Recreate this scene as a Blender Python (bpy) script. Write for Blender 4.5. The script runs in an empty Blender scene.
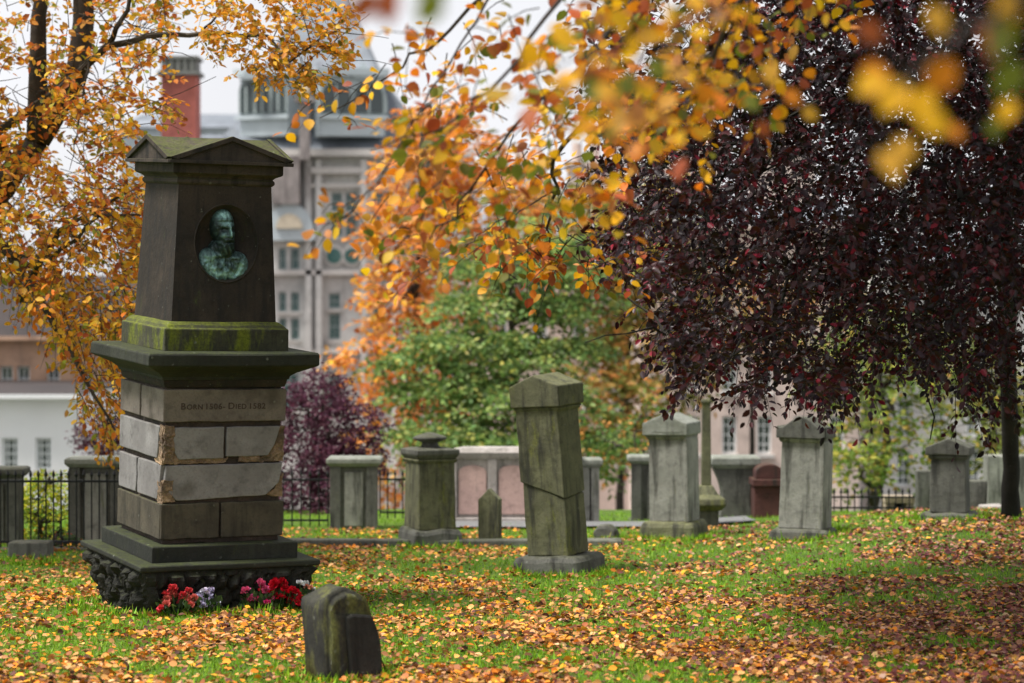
import bpy, bmesh, math, random
import numpy as np
from mathutils import Vector, Matrix, Euler, noise
R = math.radians
random.seed(7); rng = np.random.default_rng(7)
sc = bpy.context.scene; col = sc.collection

# ------------------------------------------------------------------ camera
EYE = 1.7; F = 2503.0; PITCH = math.atan(41.5 / F)
cd = bpy.data.cameras.new('camera'); cam = bpy.data.objects.new('camera', cd); col.objects.link(cam)
cam.location = (0, 0, EYE); cam.rotation_euler = (R(90) - PITCH, 0, 0)
cd.lens = 88.0; cd.sensor_width = 36.0; cd.clip_start = .05; cd.clip_end = 3000
cd.dof.use_dof = True; cd.dof.focus_distance = 17.6; cd.dof.aperture_fstop = 1.9
sc.camera = cam
# ------------------------------------------------------------------ world and sun (bright overcast)
SUN_EL, SUN_AZ = 63, -112      # degrees; azimuth from +Y towards +X
w = bpy.data.worlds.new('World'); sc.world = w; w.use_nodes = True
nt = w.node_tree; nt.nodes.clear()
out = nt.nodes.new('ShaderNodeOutputWorld'); bg = nt.nodes.new('ShaderNodeBackground')
sky = nt.nodes.new('ShaderNodeTexSky'); sky.sky_type = 'NISHITA'; sky.sun_disc = False
sky.sun_elevation = R(SUN_EL); sky.sun_rotation = R(SUN_AZ); sky.air_density = 1.0; sky.dust_density = 2.0
hs = nt.nodes.new('ShaderNodeHueSaturation'); hs.inputs['Saturation'].default_value = .22
tc = nt.nodes.new('ShaderNodeTexCoord'); nz = nt.nodes.new('ShaderNodeTexNoise'); nz.inputs['Scale'].default_value = 3.0
nz.inputs['Detail'].default_value = 5
mr = nt.nodes.new('ShaderNodeMapRange'); mr.inputs[1].default_value = .3; mr.inputs[2].default_value = .7
mr.inputs[3].default_value = 7.2; mr.inputs[4].default_value = 9.6
cb = nt.nodes.new('ShaderNodeCombineColor')
mx = nt.nodes.new('ShaderNodeMix'); mx.data_type = 'RGBA'; mx.inputs[0].default_value = .65
nt.links.new(tc.outputs['Generated'], nz.inputs['Vector']); nt.links.new(nz.outputs['Fac'], mr.inputs[0])
m2 = nt.nodes.new('ShaderNodeMath'); m2.operation = 'MULTIPLY'; m2.inputs[1].default_value = 1.05
nt.links.new(mr.outputs[0], cb.inputs[0]); nt.links.new(mr.outputs[0], cb.inputs[1])
nt.links.new(mr.outputs[0], m2.inputs[0]); nt.links.new(m2.outputs[0], cb.inputs[2])
nt.links.new(sky.outputs[0], hs.inputs['Color']); nt.links.new(hs.outputs[0], mx.inputs[6]); nt.links.new(cb.outputs[0], mx.inputs[7])
nt.links.new(mx.outputs[2], bg.inputs[0]); bg.inputs[1].default_value = .095
nt.links.new(bg.outputs[0], out.inputs[0])
sl = bpy.data.lights.new('sun', 'SUN'); sl.energy = 4.2; sl.angle = R(16); sl.color = (1, .96, .9)
so = bpy.data.objects.new('sun', sl); col.objects.link(so)
sd = Vector((math.sin(R(SUN_AZ)) * math.cos(R(SUN_EL)), math.cos(R(SUN_AZ)) * math.cos(R(SUN_EL)), math.sin(R(SUN_EL))))
so.rotation_euler = sd.to_track_quat('Z', 'Y').to_euler(); so.location = (0, 0, 30)
sc.view_settings.view_transform = 'Standard'; sc.view_settings.look = 'None'; sc.view_settings.gamma = 1
sc.view_settings.use_curve_mapping = False; sc.view_settings.exposure = 0.52
sc.cycles.use_denoising = True
sc.cycles.max_bounces = 6; sc.cycles.transparent_max_bounces = 4

# ------------------------------------------------------------------ helpers
def ss(a, b, x):
    t = max(0., min(1., (x - a) / (b - a))); return t * t * (3 - 2 * t)
def ground(x, Y):
    z = -.03 * min(Y, 31)
    z += .28 * ss(1.5, 4.6, x) * ss(17, 25, Y) * ss(31, 25.6, Y)
    z += .035 * noise.noise(Vector((x * .45, Y * .45, 3))) + .012 * noise.noise(Vector((x * 1.6, Y * 1.6, 7)))
    z -= 9.5 * ss(31.0 - 1.5 * ss(3, 6, x), 52, Y)
    if Y < 0: z = 0 + .02 * noise.noise(Vector((x * .5, Y * .5, 3)))
    return z
def P(px, py, Y):
    cx = (px - 512) / F; cy = (341.5 - py) / F
    dy = math.cos(PITCH) + cy * math.sin(PITCH); dz = -math.sin(PITCH) + cy * math.cos(PITCH)
    return Vector((cx / dy * Y, Y, EYE + dz / dy * Y))
def spot(px, py):
    Y = 8.
    while Y < 60:
        p = P(px, py, Y)
        if p.z <= ground(p.x, Y): break
        Y += .02
    return Vector((p.x, Y, ground(p.x, Y)))
def sc_at(Y): return F / Y      # pixels per metre

def tag(o, label=None, cat=None, group=None, kind=None):
    if label: o['label'] = label
    if cat: o['category'] = cat
    if group: o['group'] = group
    if kind: o['kind'] = kind
    return o
def empty(name, loc, label, cat, group=None, rot=(0, 0, 0)):
    o = bpy.data.objects.new(name, None); col.objects.link(o); o.location = loc; o.rotation_euler = rot
    o.empty_display_size = .2
    return tag(o, label, cat, group)
def copy_tree(o, parent=None):
    c = o.copy(); col.objects.link(c); c.parent = parent
    for ch in list(o.children): copy_tree(ch, c)
    return c

class MB:
    def __init__(s): s.v = []; s.f = []; s.m = []
    def add(s, vs, fs, mi=0, M=None):
        n = len(s.v)
        s.v += [tuple(M @ Vector(v)) if M else tuple(v) for v in vs]
        s.f += [tuple(i + n for i in f) for f in fs]; s.m += [mi] * len(fs)
    def box(s, x0, x1, y0, y1, z0, z1, mi=0, M=None):
        s.add([(x0, y0, z0), (x1, y0, z0), (x1, y1, z0), (x0, y1, z0), (x0, y0, z1), (x1, y0, z1), (x1, y1, z1), (x0, y1, z1)],
              [(0, 3, 2, 1), (4, 5, 6, 7), (0, 1, 5, 4), (1, 2, 6, 5), (2, 3, 7, 6), (3, 0, 4, 7)], mi, M)
    def levels(s, lv, mi=0, M=None):       # lv: (z, w, d[, cx, cy]) stacked rectangular sections
        vs = []; fs = []
        for L in lv:
            z, w_, d_ = L[:3]; cx, cy = (L[3], L[4]) if len(L) > 3 else (0, 0)
            vs += [(cx - w_ / 2, cy - d_ / 2, z), (cx + w_ / 2, cy - d_ / 2, z), (cx + w_ / 2, cy + d_ / 2, z), (cx - w_ / 2, cy + d_ / 2, z)]
        for i in range(len(lv) - 1):
            a = 4 * i
            for k in range(4): fs.append((a + k, a + (k + 1) % 4, a + 4 + (k + 1) % 4, a + 4 + k))
        fs.append((3, 2, 1, 0)); a = 4 * (len(lv) - 1); fs.append((a, a + 1, a + 2, a + 3))
        s.add(vs, fs, mi, M)
    def prism(s, poly, y0, y1, mi=0, M=None):   # poly in (x,z), counter-clockwise seen from -y; extruded along y
        n = len(poly)
        vs = [(x, y0, z) for x, z in poly] + [(x, y1, z) for x, z in poly]
        fs = [tuple(range(n)), tuple(reversed(range(n, 2 * n)))]
        fs += [(i, n + i, n + (i + 1) % n, (i + 1) % n) for i in range(n)]
        s.add(vs, fs, mi, M)
    def tube(s, pts, rad, n=6, mi=0, cap=True):
        pts = [Vector(p) for p in pts]; vs = []; fs = []
        ref = Vector((0, 0, 1)); u = None
        for i, p in enumerate(pts):
            t = (pts[min(i + 1, len(pts) - 1)] - pts[max(i - 1, 0)]).normalized()
            if u is None:
                u = t.orthogonal().normalized()
            else:
                u = (u - t * u.dot(t)).normalized()
            v = t.cross(u); r = rad[i] if hasattr(rad, '__len__') else rad
            for k in range(n):
                a = 2 * math.pi * k / n; vs.append(p + (u * math.cos(a) + v * math.sin(a)) * r)
        for i in range(len(pts) - 1):
            for k in range(n): fs.append((i * n + k, i * n + (k + 1) % n, (i + 1) * n + (k + 1) % n, (i + 1) * n + k))
        if cap: fs.append(tuple(reversed(range(n)))); fs.append(tuple(range((len(pts) - 1) * n, len(pts) * n)))
        s.add(vs, fs, mi)
    def lathe(s, prof, n=24, mi=0, M=None):     # prof (r,z)
        vs = []; fs = []
        for r, z in prof:
            for k in range(n): a = 2 * math.pi * k / n; vs.append((r * math.cos(a), r * math.sin(a), z))
        for i in range(len(prof) - 1):
            for k in range(n): fs.append((i * n + k, i * n + (k + 1) % n, (i + 1) * n + (k + 1) % n, (i + 1) * n + k))
        fs.append(tuple(reversed(range(n)))); fs.append(tuple(range((len(prof) - 1) * n, len(prof) * n)))
        s.add(vs, fs, mi, M)
    def build(s, name, mats, parent=None, off=None, bevel=0, smooth=False, fix=True):
        me = bpy.data.meshes.new(name)
        vs = s.v if off is None else [tuple(Vector(v) - Vector(off)) for v in s.v]
        me.from_pydata(vs, [], s.f)
        if not isinstance(mats, (list, tuple)): mats = [mats]
        for m in mats: me.materials.append(m)
        me.polygons.foreach_set('material_index', s.m)
        if smooth: me.polygons.foreach_set('use_smooth', [True] * len(me.polygons))
        me.update()
        if fix:
            b = bmesh.new(); b.from_mesh(me); bmesh.ops.recalc_face_normals(b, faces=b.faces); b.to_mesh(me); b.free()
        o = bpy.data.objects.new(name, me); col.objects.link(o); o.parent = parent
        if bevel:
            bv = o.modifiers.new('bevel', 'BEVEL'); bv.width = bevel; bv.segments = 2; bv.limit_method = 'ANGLE'; bv.angle_limit = R(30)
        return o

def add_rough(o, amp, scale=6., cuts=0):
    """break up perfectly straight edges of a stone by moving its own points"""
    me = o.data
    b = bmesh.new(); b.from_mesh(me)
    if cuts: bmesh.ops.subdivide_edges(b, edges=[e for e in b.edges if e.calc_length() > .07], cuts=cuts, use_grid_fill=True)
    s0 = random.random() * 50
    for v in b.verts:
        q = v.co * scale + Vector((s0, s0, s0))
        v.co += Vector((noise.noise(q), noise.noise(q + Vector((9, 0, 0))), noise.noise(q + Vector((0, 9, 0))))) * amp
    b.to_mesh(me); b.free()

# ------------------------------------------------------------------ materials
def N(t, ty, **kw):
    n = t.nodes.new(ty)
    for k, v in kw.items():
        if k.startswith('_'): setattr(n, k[1:], v)
        else: n.inputs[k].default_value = v
    return n
def base_mat(name, rough=.8):
    m = bpy.data.materials.new(name); m.use_nodes = True; t = m.node_tree; b = t.nodes['Principled BSDF']
    b.inputs['Roughness'].default_value = rough; b.inputs['Specular IOR Level'].default_value = .3
    return m, t, b
def mixc(t, fac, a, b):
    n = t.nodes.new('ShaderNodeMix'); n.data_type = 'RGBA'
    for i, x in ((0, fac), (6, a), (7, b)):
        if isinstance(x, (int, float)): n.inputs[i].default_value = x
        elif isinstance(x, tuple): n.inputs[i].default_value = (*x, 1)
        else: t.links.new(x, n.inputs[i])
    return n.outputs[2]
def ramp(t, fac, lo, hi):
    n = t.nodes.new('ShaderNodeMapRange'); n.inputs[1].default_value = lo; n.inputs[2].default_value = hi
    t.links.new(fac, n.inputs[0]); n.interpolation_type = 'SMOOTHSTEP'; return n.outputs[0]
def noise_n(t, vec, scale, detail=4, rough=.6):
    n = N(t, 'ShaderNodeTexNoise', Scale=scale, Detail=detail, Roughness=rough); t.links.new(vec, n.inputs['Vector']); return n.outputs['Fac']
def coords(t, scale=(1, 1, 1), which='Object', rnd=True):
    tc = t.nodes.new('ShaderNodeTexCoord'); mp = t.nodes.new('ShaderNodeMapping'); mp.inputs['Scale'].default_value = scale
    t.links.new(tc.outputs[which], mp.inputs['Vector'])
    return mp.outputs['Vector']
def stone(name, c1, c2, moss=(.09, .11, .02), mossamt=.4, dark=(.02, .02, .018), darkamt=.4, streak=True, bump=.35, rough=.85, topmoss=.6, sc_=1.):
    m, t, b = base_mat(name, rough)
    v = coords(t)
    n1 = noise_n(t, v, 3 * sc_); n2 = noise_n(t, v, 14 * sc_, 6); n3 = noise_n(t, v, 60 * sc_, 4)
    c = mixc(t, ramp(t, n1, .35, .65), c1, c2)
    n0 = noise_n(t, v, 1.1 * sc_, 3)
    c = mixc(t, ramp(t, n2, .45, .8), c, tuple(x * .6 for x in c2)); c = mixc(t, ramp(t, n0, .45, .7), c, tuple(min(1, x * 1.45) for x in c1))
    c = mixc(t, ramp(t, n3, .45, .85), c, tuple(x * .8 for x in c2))
    vs = coords(t, (7 * sc_, 7 * sc_, .9 * sc_)); s1 = noise_n(t, vs, 1.6, 5) if streak else noise_n(t, v, 2 * sc_)
    d = t.nodes.new('ShaderNodeMath'); d.operation = 'MULTIPLY'; t.links.new(ramp(t, s1, .62 - .35 * darkamt, .78 - .2 * darkamt), d.inputs[0]); d.inputs[1].default_value = .85
    c = mixc(t, d.outputs[0], c, dark)
    # moss: patches, and more on faces that look up
    vs2 = coords(t, (5 * sc_, 5 * sc_, 1.3 * sc_)); mo = noise_n(t, vs2, 1.3, 7, .7)
    mm = ramp(t, mo, .72 - .35 * mossamt, .85 - .3 * mossamt)
    g = t.nodes.new('ShaderNodeNewGeometry'); sx = t.nodes.new('ShaderNodeSeparateXYZ'); t.links.new(g.outputs['Normal'], sx.inputs[0])
    up = ramp(t, sx.outputs[2], .3, .9); mu = t.nodes.new('ShaderNodeMath'); mu.operation = 'MULTIPLY'; t.links.new(up, mu.inputs[0])
    t.links.new(ramp(t, n2, .25, .6), mu.inputs[1])
    mu2 = t.nodes.new('ShaderNodeMath'); mu2.operation = 'MULTIPLY'; t.links.new(mu.outputs[0], mu2.inputs[0]); mu2.inputs[1].default_value = topmoss
    mxx = t.nodes.new('ShaderNodeMath'); mxx.operation = 'MAXIMUM'; t.links.new(mm, mxx.inputs[0]); t.links.new(mu2.outputs[0], mxx.inputs[1])
    m3 = t.nodes.new('ShaderNodeMath'); m3.operation = 'MULTIPLY'; t.links.new(mxx.outputs[0], m3.inputs[0]); m3.inputs[1].default_value = .85 if mossamt > 0 else 0.
    c = mixc(t, m3.outputs[0], c, mixc(t, ramp(t, n3, .3, .7), moss, tuple(x * .5 for x in moss)))
    # lichen flecks
    lv = N(t, 'ShaderNodeTexVoronoi', Scale=16 * sc_); t.links.new(v, lv.inputs['Vector'])
    lf = t.nodes.new('ShaderNodeMath'); lf.operation = 'MULTIPLY'; t.links.new(ramp(t, lv.outputs['Distance'], .22, .12), lf.inputs[0]); t.links.new(ramp(t, n2, .52, .68), lf.inputs[1])
    lg = t.nodes.new('ShaderNodeMath'); lg.operation = 'MULTIPLY'; t.links.new(lf.outputs[0], lg.inputs[0]); lg.inputs[1].default_value = .35
    c = mixc(t, lg.outputs[0], c, (.33, .35, .3))
    t.links.new(c, b.inputs['Base Color'])
    bp = N(t, 'ShaderNodeBump', Strength=bump, Distance=.02); ad = t.nodes.new('ShaderNodeMath'); ad.operation = 'ADD'
    n3h = t.nodes.new('ShaderNodeMath'); n3h.operation = 'MULTIPLY'; n3h.inputs[1].default_value = .35; t.links.new(n3, n3h.inputs[0])
    t.links.new(n2, ad.inputs[0]); t.links.new(n3h.outputs[0], ad.inputs[1]); t.links.new(ad.outputs[0], bp.inputs['Height']); t.links.new(bp.outputs[0], b.inputs['Normal'])
    return m
def plain(name, c, rough=.7, metal=0, var=.25, scale=8, spec=.3):
    m, t, b = base_mat(name, rough); v = coords(t); n = noise_n(t, v, scale, 5)
    t.links.new(mixc(t, ramp(t, n, .3, .7), c, tuple(x * (1 - var) for x in c)), b.inputs['Base Color'])
    b.inputs['Metallic'].default_value = metal; b.inputs['Specular IOR Level'].default_value = spec
    return m
def leaf_mat(name, trans=.35, rough=.5, spec=.35):
    m = bpy.data.materials.new(name); m.use_nodes = True; t = m.node_tree; b = t.nodes['Principled BSDF']
    a = t.nodes.new('ShaderNodeAttribute'); a.attribute_name = 'col'
    t.links.new(a.outputs['Color'], b.inputs['Base Color']); b.inputs['Roughness'].default_value = rough
    b.inputs['Specular IOR Level'].default_value = spec
    tr = t.nodes.new('ShaderNodeBsdfTranslucent'); t.links.new(a.outputs['Color'], tr.inputs['Color'])
    mxs = t.nodes.new('ShaderNodeMixShader'); mxs.inputs[0].default_value = trans
    t.links.new(b.outputs[0], mxs.inputs[1]); t.links.new(tr.outputs[0], mxs.inputs[2])
    t.links.new(mxs.outputs[0], t.nodes['Material Output'].inputs[0])
    return m
LEAF = leaf_mat('autumn_leaf', .42, .55); LEAFG = leaf_mat('glossy_leaf', .1, .38, .35); LITTER = leaf_mat('dry_leaf', .08, .7, .2)
GRASS = leaf_mat('grass_blade', .3, .55, .25); PETAL = leaf_mat('petal', .2, .6, .2)
BARK = stone('bark', (.06, .048, .038), (.035, .028, .022), mossamt=.15, darkamt=.3, topmoss=.2, sc_=2)
BARKD = stone('dark_bark', (.02, .017, .015), (.012, .01, .009), mossamt=.05, darkamt=.3, topmoss=.1, sc_=2)
TWIG = plain('twig_bark', (.035, .025, .02), .7)

# ------------------------------------------------------------------ leaf meshes
def leaves(name, pos, dirs, nrm, size, colr, mat, parent=None, shape='hex', off=None, aspect=1.):
    pos = np.asarray(pos, float); n = len(pos)
    if off is not None: pos = pos - np.array(off)
    d = dirs / (np.linalg.norm(dirs, axis=1, keepdims=True) + 1e-9)
    s = np.cross(d, nrm); s /= (np.linalg.norm(s, axis=1, keepdims=True) + 1e-9)
    u = np.cross(s, d)
    if shape == 'hex':
        T = np.array([(0, 0, 0), (.30, .30, .07), (.27, .68, .05), (0, 1, -.08), (-.27, .68, .05), (-.30, .30, .07)])
        Q = [(0, 1, 2, 3), (0, 3, 4, 5)]
    elif shape == 'ovate':
        T = np.array([(0, 0, 0), (0, .22, 0), (0, .5, -.01), (0, .78, -.05), (0, 1, -.12),
                      (.26, .17, .05), (.38, .45, .07), (.27, .76, .02), (-.26, .17, .05), (-.38, .45, .07), (-.27, .76, .02)])
        Q = [(0, 5, 1, 1), (1, 5, 6, 2), (2, 6, 7, 3), (3, 7, 4, 4), (0, 1, 8, 8), (1, 2, 9, 8), (2, 3, 10, 9), (3, 4, 10, 10)]
    elif shape == 'blade':
        T = np.array([(-.5, 0, 0), (.5, 0, 0), (.0, 1, .3)]); Q = [(0, 1, 2, 2)]
    k = len(T); T = T * np.array([aspect, 1, 1])
    sz = np.asarray(size).reshape(-1, 1, 1)
    V = pos[:, None, :] + sz * (T[None, :, 0:1] * s[:, None, :] + T[None, :, 1:2] * d[:, None, :] + T[None, :, 2:3] * u[:, None, :])
    V = V.reshape(-1, 3)
    loops = []; tot = []
    for q in Q:
        q2 = q if q[2] != q[3] else q[:3]
        loops += list(q2); tot.append(len(q2))
    loops = np.array(loops); tot = np.array(tot)
    L = (loops[None, :] + (np.arange(n) * k)[:, None]).reshape(-1)
    TT = np.tile(tot, n); ST = np.concatenate([[0], np.cumsum(TT)[:-1]])
    me = bpy.data.meshes.new(name)
    me.vertices.add(len(V)); me.vertices.foreach_set('co', V.reshape(-1))
    me.loops.add(len(L)); me.loops.foreach_set('vertex_index', L)
    me.polygons.add(len(TT)); me.polygons.foreach_set('loop_start', ST); me.polygons.foreach_set('loop_total', TT)
    me.update(calc_edges=True)
    ca = me.color_attributes.new('col', 'FLOAT_COLOR', 'POINT')
    c4 = np.ones((n, k, 4)); c4[:, :, :3] = np.asarray(colr)[:, None, :]
    ca.data.foreach_set('color', c4.reshape(-1))
    me.materials.append(mat)
    o = bpy.data.objects.new(name, me); col.objects.link(o); o.parent = parent
    return o
def palette(cols, wts, n, var=.18):
    cols = np.array(cols); i = rng.choice(len(cols), n, p=np.array(wts) / sum(wts))
    c = cols[i] * (1 + rng.normal(0, var, (n, 1))); c *= 1 + rng.normal(0, .06, (n, 3))
    return np.clip(c, .003, .95)
GOLD = (.78, .40, .025); ORANGE = (.72, .22, .02); RUST = (.42, .11, .025); OLIVE = (.22, .22, .02); PEACH = (.75, .34, .12)
def sprays(cen, out, L, k, leaf, cols, wts, droop=.3, twigs=None, spread=.35, twr=.004, nj=.6):
    """cen (n,3) start points, out (n,3) directions: twigs of length L each with k leaves. returns leaf arrays"""
    n = len(cen); out = out / (np.linalg.norm(out, axis=1, keepdims=True) + 1e-9)
    Ls = L * rng.uniform(.6, 1.3, (n, 1)); t = (np.arange(k) + .5)[None, :, None] / k * np.ones((n, 1, 1))
    t = np.clip(t + rng.normal(0, .04, t.shape), 0, 1)
    dr = np.array([0, 0, -1.]) * droop
    p = cen[:, None, :] + out[:, None, :] * (t * Ls[:, None, :]) + dr * (t ** 2) * Ls[:, None, :]
    side = np.cross(out, rng.normal(0, 1, (n, 3)) * .5 + np.array([0, 0, 1])); side /= np.linalg.norm(side, axis=1, keepdims=True) + 1e-9
    sg = np.where(np.arange(k) % 2 == 0, 1, -1)[None, :, None]
    d = out[:, None, :] * .6 + side[:, None, :] * sg * .8 + dr * t * 1.2 + rng.normal(0, .35, (n, k, 3))
    p = p + side[:, None, :] * sg * leaf * spread * rng.uniform(0, 1.2, (n, k, 1))
    nr = np.array([0, 0, 1.]) + rng.normal(0, nj, (n, k, 3))
    sz = leaf * rng.uniform(.65, 1.2, n * k)
    c = palette(cols, wts, n * k, .15)
    tint = 1 + rng.normal(0, .15, (n, 1, 1)); c = np.clip(c.reshape(n, k, 3) * tint, .003, .95).reshape(-1, 3)
    if twigs is not None:
        for i in range(n):
            o_ = Vector(cen[i]); dd = Vector(out[i]); l = float(Ls[i, 0])
            twigs.tube([o_ - dd * l * .4, o_, o_ + dd * l * .5 + Vector((0, 0, -droop * .25 * l)), o_ + dd * l + Vector((0, 0, -droop * l))], [twr * 1.6, twr * 1.3, twr, twr * .5], 3, cap=False)
    return p.reshape(-1, 3), d.reshape(-1, 3), nr.reshape(-1, 3), sz, c
def in_poly(x, y, poly):
    c = False; j = len(poly) - 1
    for i in range(len(poly)):
        if (poly[i][1] > y) != (poly[j][1] > y) and x < (poly[j][0] - poly[i][0]) * (y - poly[i][1]) / (poly[j][1] - poly[i][1]) + poly[i][0]: c = not c
        j = i
    return c
def wobble(a, b, n, amp, sag=0):
    pts = []
    a = Vector(a); b = Vector(b); s0 = random.random() * 99
    for i in range(n + 1):
        t = i / n; p = a.lerp(b, t); e = math.sin(math.pi * t)
        p += Vector((noise.noise(Vector((t * 3 + s0, 0, 0))), noise.noise(Vector((t * 3 + s0, 5, 0))), noise.noise(Vector((t * 3 + s0, 9, 0))))) * amp * e * 2
        p.z += sag * e; pts.append(p)
    return pts


# ================================================================== GROUND
def arange(a, b, s):
    o = []; x = a
    while x < b - 1e-6: o.append(x); x += s
    return o
xs = arange(-900, -60, 120) + arange(-60, -8, 6) + arange(-8, 9, .18) + arange(9, 60, 6) + arange(60, 901, 120)
ys = arange(-60, 8, 6) + arange(8, 34, .18) + arange(34, 70, 2) + arange(70, 130, 10) + arange(130, 1500, 120)
gv = [(x, y, ground(x, y)) for y in ys for x in xs]; nx = len(xs)
gf = [(j * nx + i, j * nx + i + 1, (j + 1) * nx + i + 1, (j + 1) * nx + i) for j in range(len(ys) - 1) for i in range(nx - 1)]
gm, t, b = base_mat('turf', .95)
v = coords(t); a1 = noise_n(t, v, .55, 4); a2 = noise_n(t, v, 9, 5); a3 = noise_n(t, v, 60, 3)
c = mixc(t, ramp(t, a1, .35, .65), (.09, .19, .01), (.15, .27, .015)); c = mixc(t, ramp(t, a2, .4, .75), c, (.07, .07, .025)); c = mixc(t, ramp(t, a3, .4, .7), c, (.035, .05, .012))
sp_ = t.nodes.new('ShaderNodeSeparateXYZ'); t.links.new(v, sp_.inputs[0]); c = mixc(t, ramp(t, sp_.outputs[1], 36, 44), c, (.13, .125, .12))
t.links.new(c, b.inputs['Base Color'])
bp = N(t, 'ShaderNodeBump', Strength=.6, Distance=.03); t.links.new(a3, bp.inputs['Height']); t.links.new(bp.outputs[0], b.inputs['Normal'])
mb = MB(); mb.v = gv; mb.f = gf; mb.m = [0] * len(gf)
tag(mb.build('ground', gm, smooth=True, fix=False), kind='structure')
# path beyond the first row
PATH = plain('path_tarmac', (.2, .2, .2), .9, var=.3, scale=20)
mb = MB()
def strip(x0, x1, Ya, Yb, h, step=.3):
    vs = []; n = int((x1 - x0) / step)
    for i in range(n + 1):
        x = x0 + (x1 - x0) * i / n
        for Y in (Ya, Yb): vs.append((x, Y + .12 * math.sin(x * .5), ground(x, Y + .12 * math.sin(x * .5)) + h))
    mb.add(vs, [(2 * i, 2 * i + 2, 2 * i + 3, 2 * i + 1) for i in range(n)])
for q in range(5): strip(-1.2, 2.7, 27.5 + q * .25, 27.75 + q * .25, .03)
tag(mb.build('path', PATH, smooth=True), kind='structure')

# grass blades
BASES = [(341, 679, .3), (560, 574, .42), (430, 546, .36), (674, 538, .42), (804, 538, .42), (490, 545, .17), (30, 563, .25), (950, 519, .4), (608, 540, .17)]
BP_ = [(spot(a, b_), r) for a, b_, r in BASES] + [(Vector((P(197, 590, 18.45).x, 18.45, 0)), .86)]
def ring(n, wid):
    o_ = []
    for c_, r in BP_:
        for i in range(int(n * r)):
            a = rng.uniform(0, 6.283); q = r + abs(rng.normal(0, wid)) - .06; x, y = c_.x + q * math.cos(a), c_.y + q * math.sin(a); o_.append((x, y, ground(x, y)))
    return np.array(o_)
def dens(x, Y): return noise.noise(Vector((x * .9, Y * .7, 11))) + .6 * noise.noise(Vector((x * 2.6, Y * 2., 5)))
def scatter(n, Y0, Y1, fn, margin=.7, pw=1.):
    res = []
    while len(res) < n:
        Y = Y0 + (Y1 - Y0) * rng.random() ** pw; hw = Y * 512 / F + margin; x = rng.uniform(-hw, hw)
        if rng.random() < fn(x, Y): res.append((x, Y, ground(x, Y)))
    return np.array(res)
gp = scatter(150000, 11.5, 31, lambda x, Y: (.35 + .65 * ss(.3, -.3, dens(x, Y))), pw=1.25); tuft = ring(1700, .07); n0_ = len(gp); gp = np.concatenate([gp, tuft]); n = len(gp)
ghs = rng.uniform(.018, .045, n); ghs[n0_:] *= 1.9; long_ = (rng.random(n) < .03); ghs[long_] *= 1.6
gd = rng.normal(0, .35, (n, 3)) + np.array([0, 0, 1.]); 
gc = palette([(.16, .34, .012), (.27, .46, .02), (.1, .2, .01), (.34, .38, .05)], [4, 4, 2, .7], n, .2)
tag(leaves('grass', gp, gd, rng.normal(0, 1, (n, 3)), ghs, gc, GRASS, shape='blade', aspect=.22), 'short green grass showing between the fallen leaves across the lawn', 'grass', kind='stuff')
# fallen leaves
def lf(x, Y):
    d_ = dens(x, Y) + .35 * ss(0, 4, x) * ss(26, 16, Y) + .1
    return (.14 + .86 * ss(-.1, .6, d_)) * (1 - .55 * ss(18.5, 22, Y) * ss(5, 2, x))
lp = scatter(58000, 11.3, 27.5, lf, pw=1.1); lp = np.concatenate([lp, ring(150, .16)]); n = len(lp); lp[:, 2] += rng.uniform(.008, .035, n)
warm = palette([(.56, .26, .08), (.62, .34, .15), (.62, .2, .02), (.7, .35, .025), (.24, .085, .035), (.11, .045, .035), (.38, .17, .065)], [3.2, 1.3, 3, 1.5, 2.4, 1.9, 2.4], n, .32)
dark = palette([(.2, .06, .05), (.13, .04, .05), (.35, .16, .1), (.6, .3, .08), (.5, .3, .2)], [3, 2, 2.5, 1.5, 1.5], n, .2)
sel = (rng.random(n) < np.clip((lp[:, 0] - .2) / 4, 0, .75))[:, None]
a_ = rng.uniform(0, 6.283, n); ld = np.stack([np.cos(a_), np.sin(a_), rng.normal(0, .22, n)], 1)
tag(leaves('fallen_leaves', lp, ld, np.array([0, 0, 1.]) + rng.normal(0, .5, (n, 3)), rng.uniform(.5, 1., n) ** 1.3 * .058, np.where(sel, dark, warm), LITTER, shape='hex', aspect=1.25), 'orange, tan and brown fallen leaves strewn over the grass', 'leaves', kind='stuff')

# ================================================================== MONUMENT
ST_DARK = stone('sooty_sandstone', (.055, .042, .034), (.035, .028, .024), moss=(.1, .12, .015), mossamt=.12, darkamt=.45, dark=(.012, .011, .011), topmoss=.7)
ST_MOSS = stone('mossy_sandstone', (.05, .05, .03), (.035, .035, .025), moss=(.17, .2, .015), mossamt=.75, darkamt=.3, topmoss=.9)
ST_LEDGE = stone('damp_dark_stone', (.027, .029, .022), (.018, .02, .016), moss=(.06, .075, .018), mossamt=.38, darkamt=.4, topmoss=.8)
ST_SHAFT = stone('brown_sooty_stone', (.036, .027, .021), (.022, .018, .016), moss=(.06, .08, .02), mossamt=.42, darkamt=.45, dark=(.017, .015, .015), topmoss=.3, sc_=1.4)
ST_BLOCK = stone('grey_ashlar', (.235, .225, .225), (.18, .17, .17), moss=(.12, .12, .05), mossamt=.1, darkamt=.18, dark=(.08, .07, .06), streak=False, topmoss=.4, bump=.2)
ST_BLOCK2 = stone('brown_ashlar', (.17, .145, .125), (.13, .11, .1), moss=(.12, .12, .05), mossamt=.1, darkamt=.25, dark=(.06, .05, .04), streak=False, topmoss=.4, bump=.25)
ST_BLOCK3 = stone('stained_ashlar', (.085, .073, .052), (.058, .05, .038), moss=(.1, .11, .03), mossamt=.3, darkamt=.4, dark=(.03, .027, .02), topmoss=.5, bump=.3)
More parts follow.
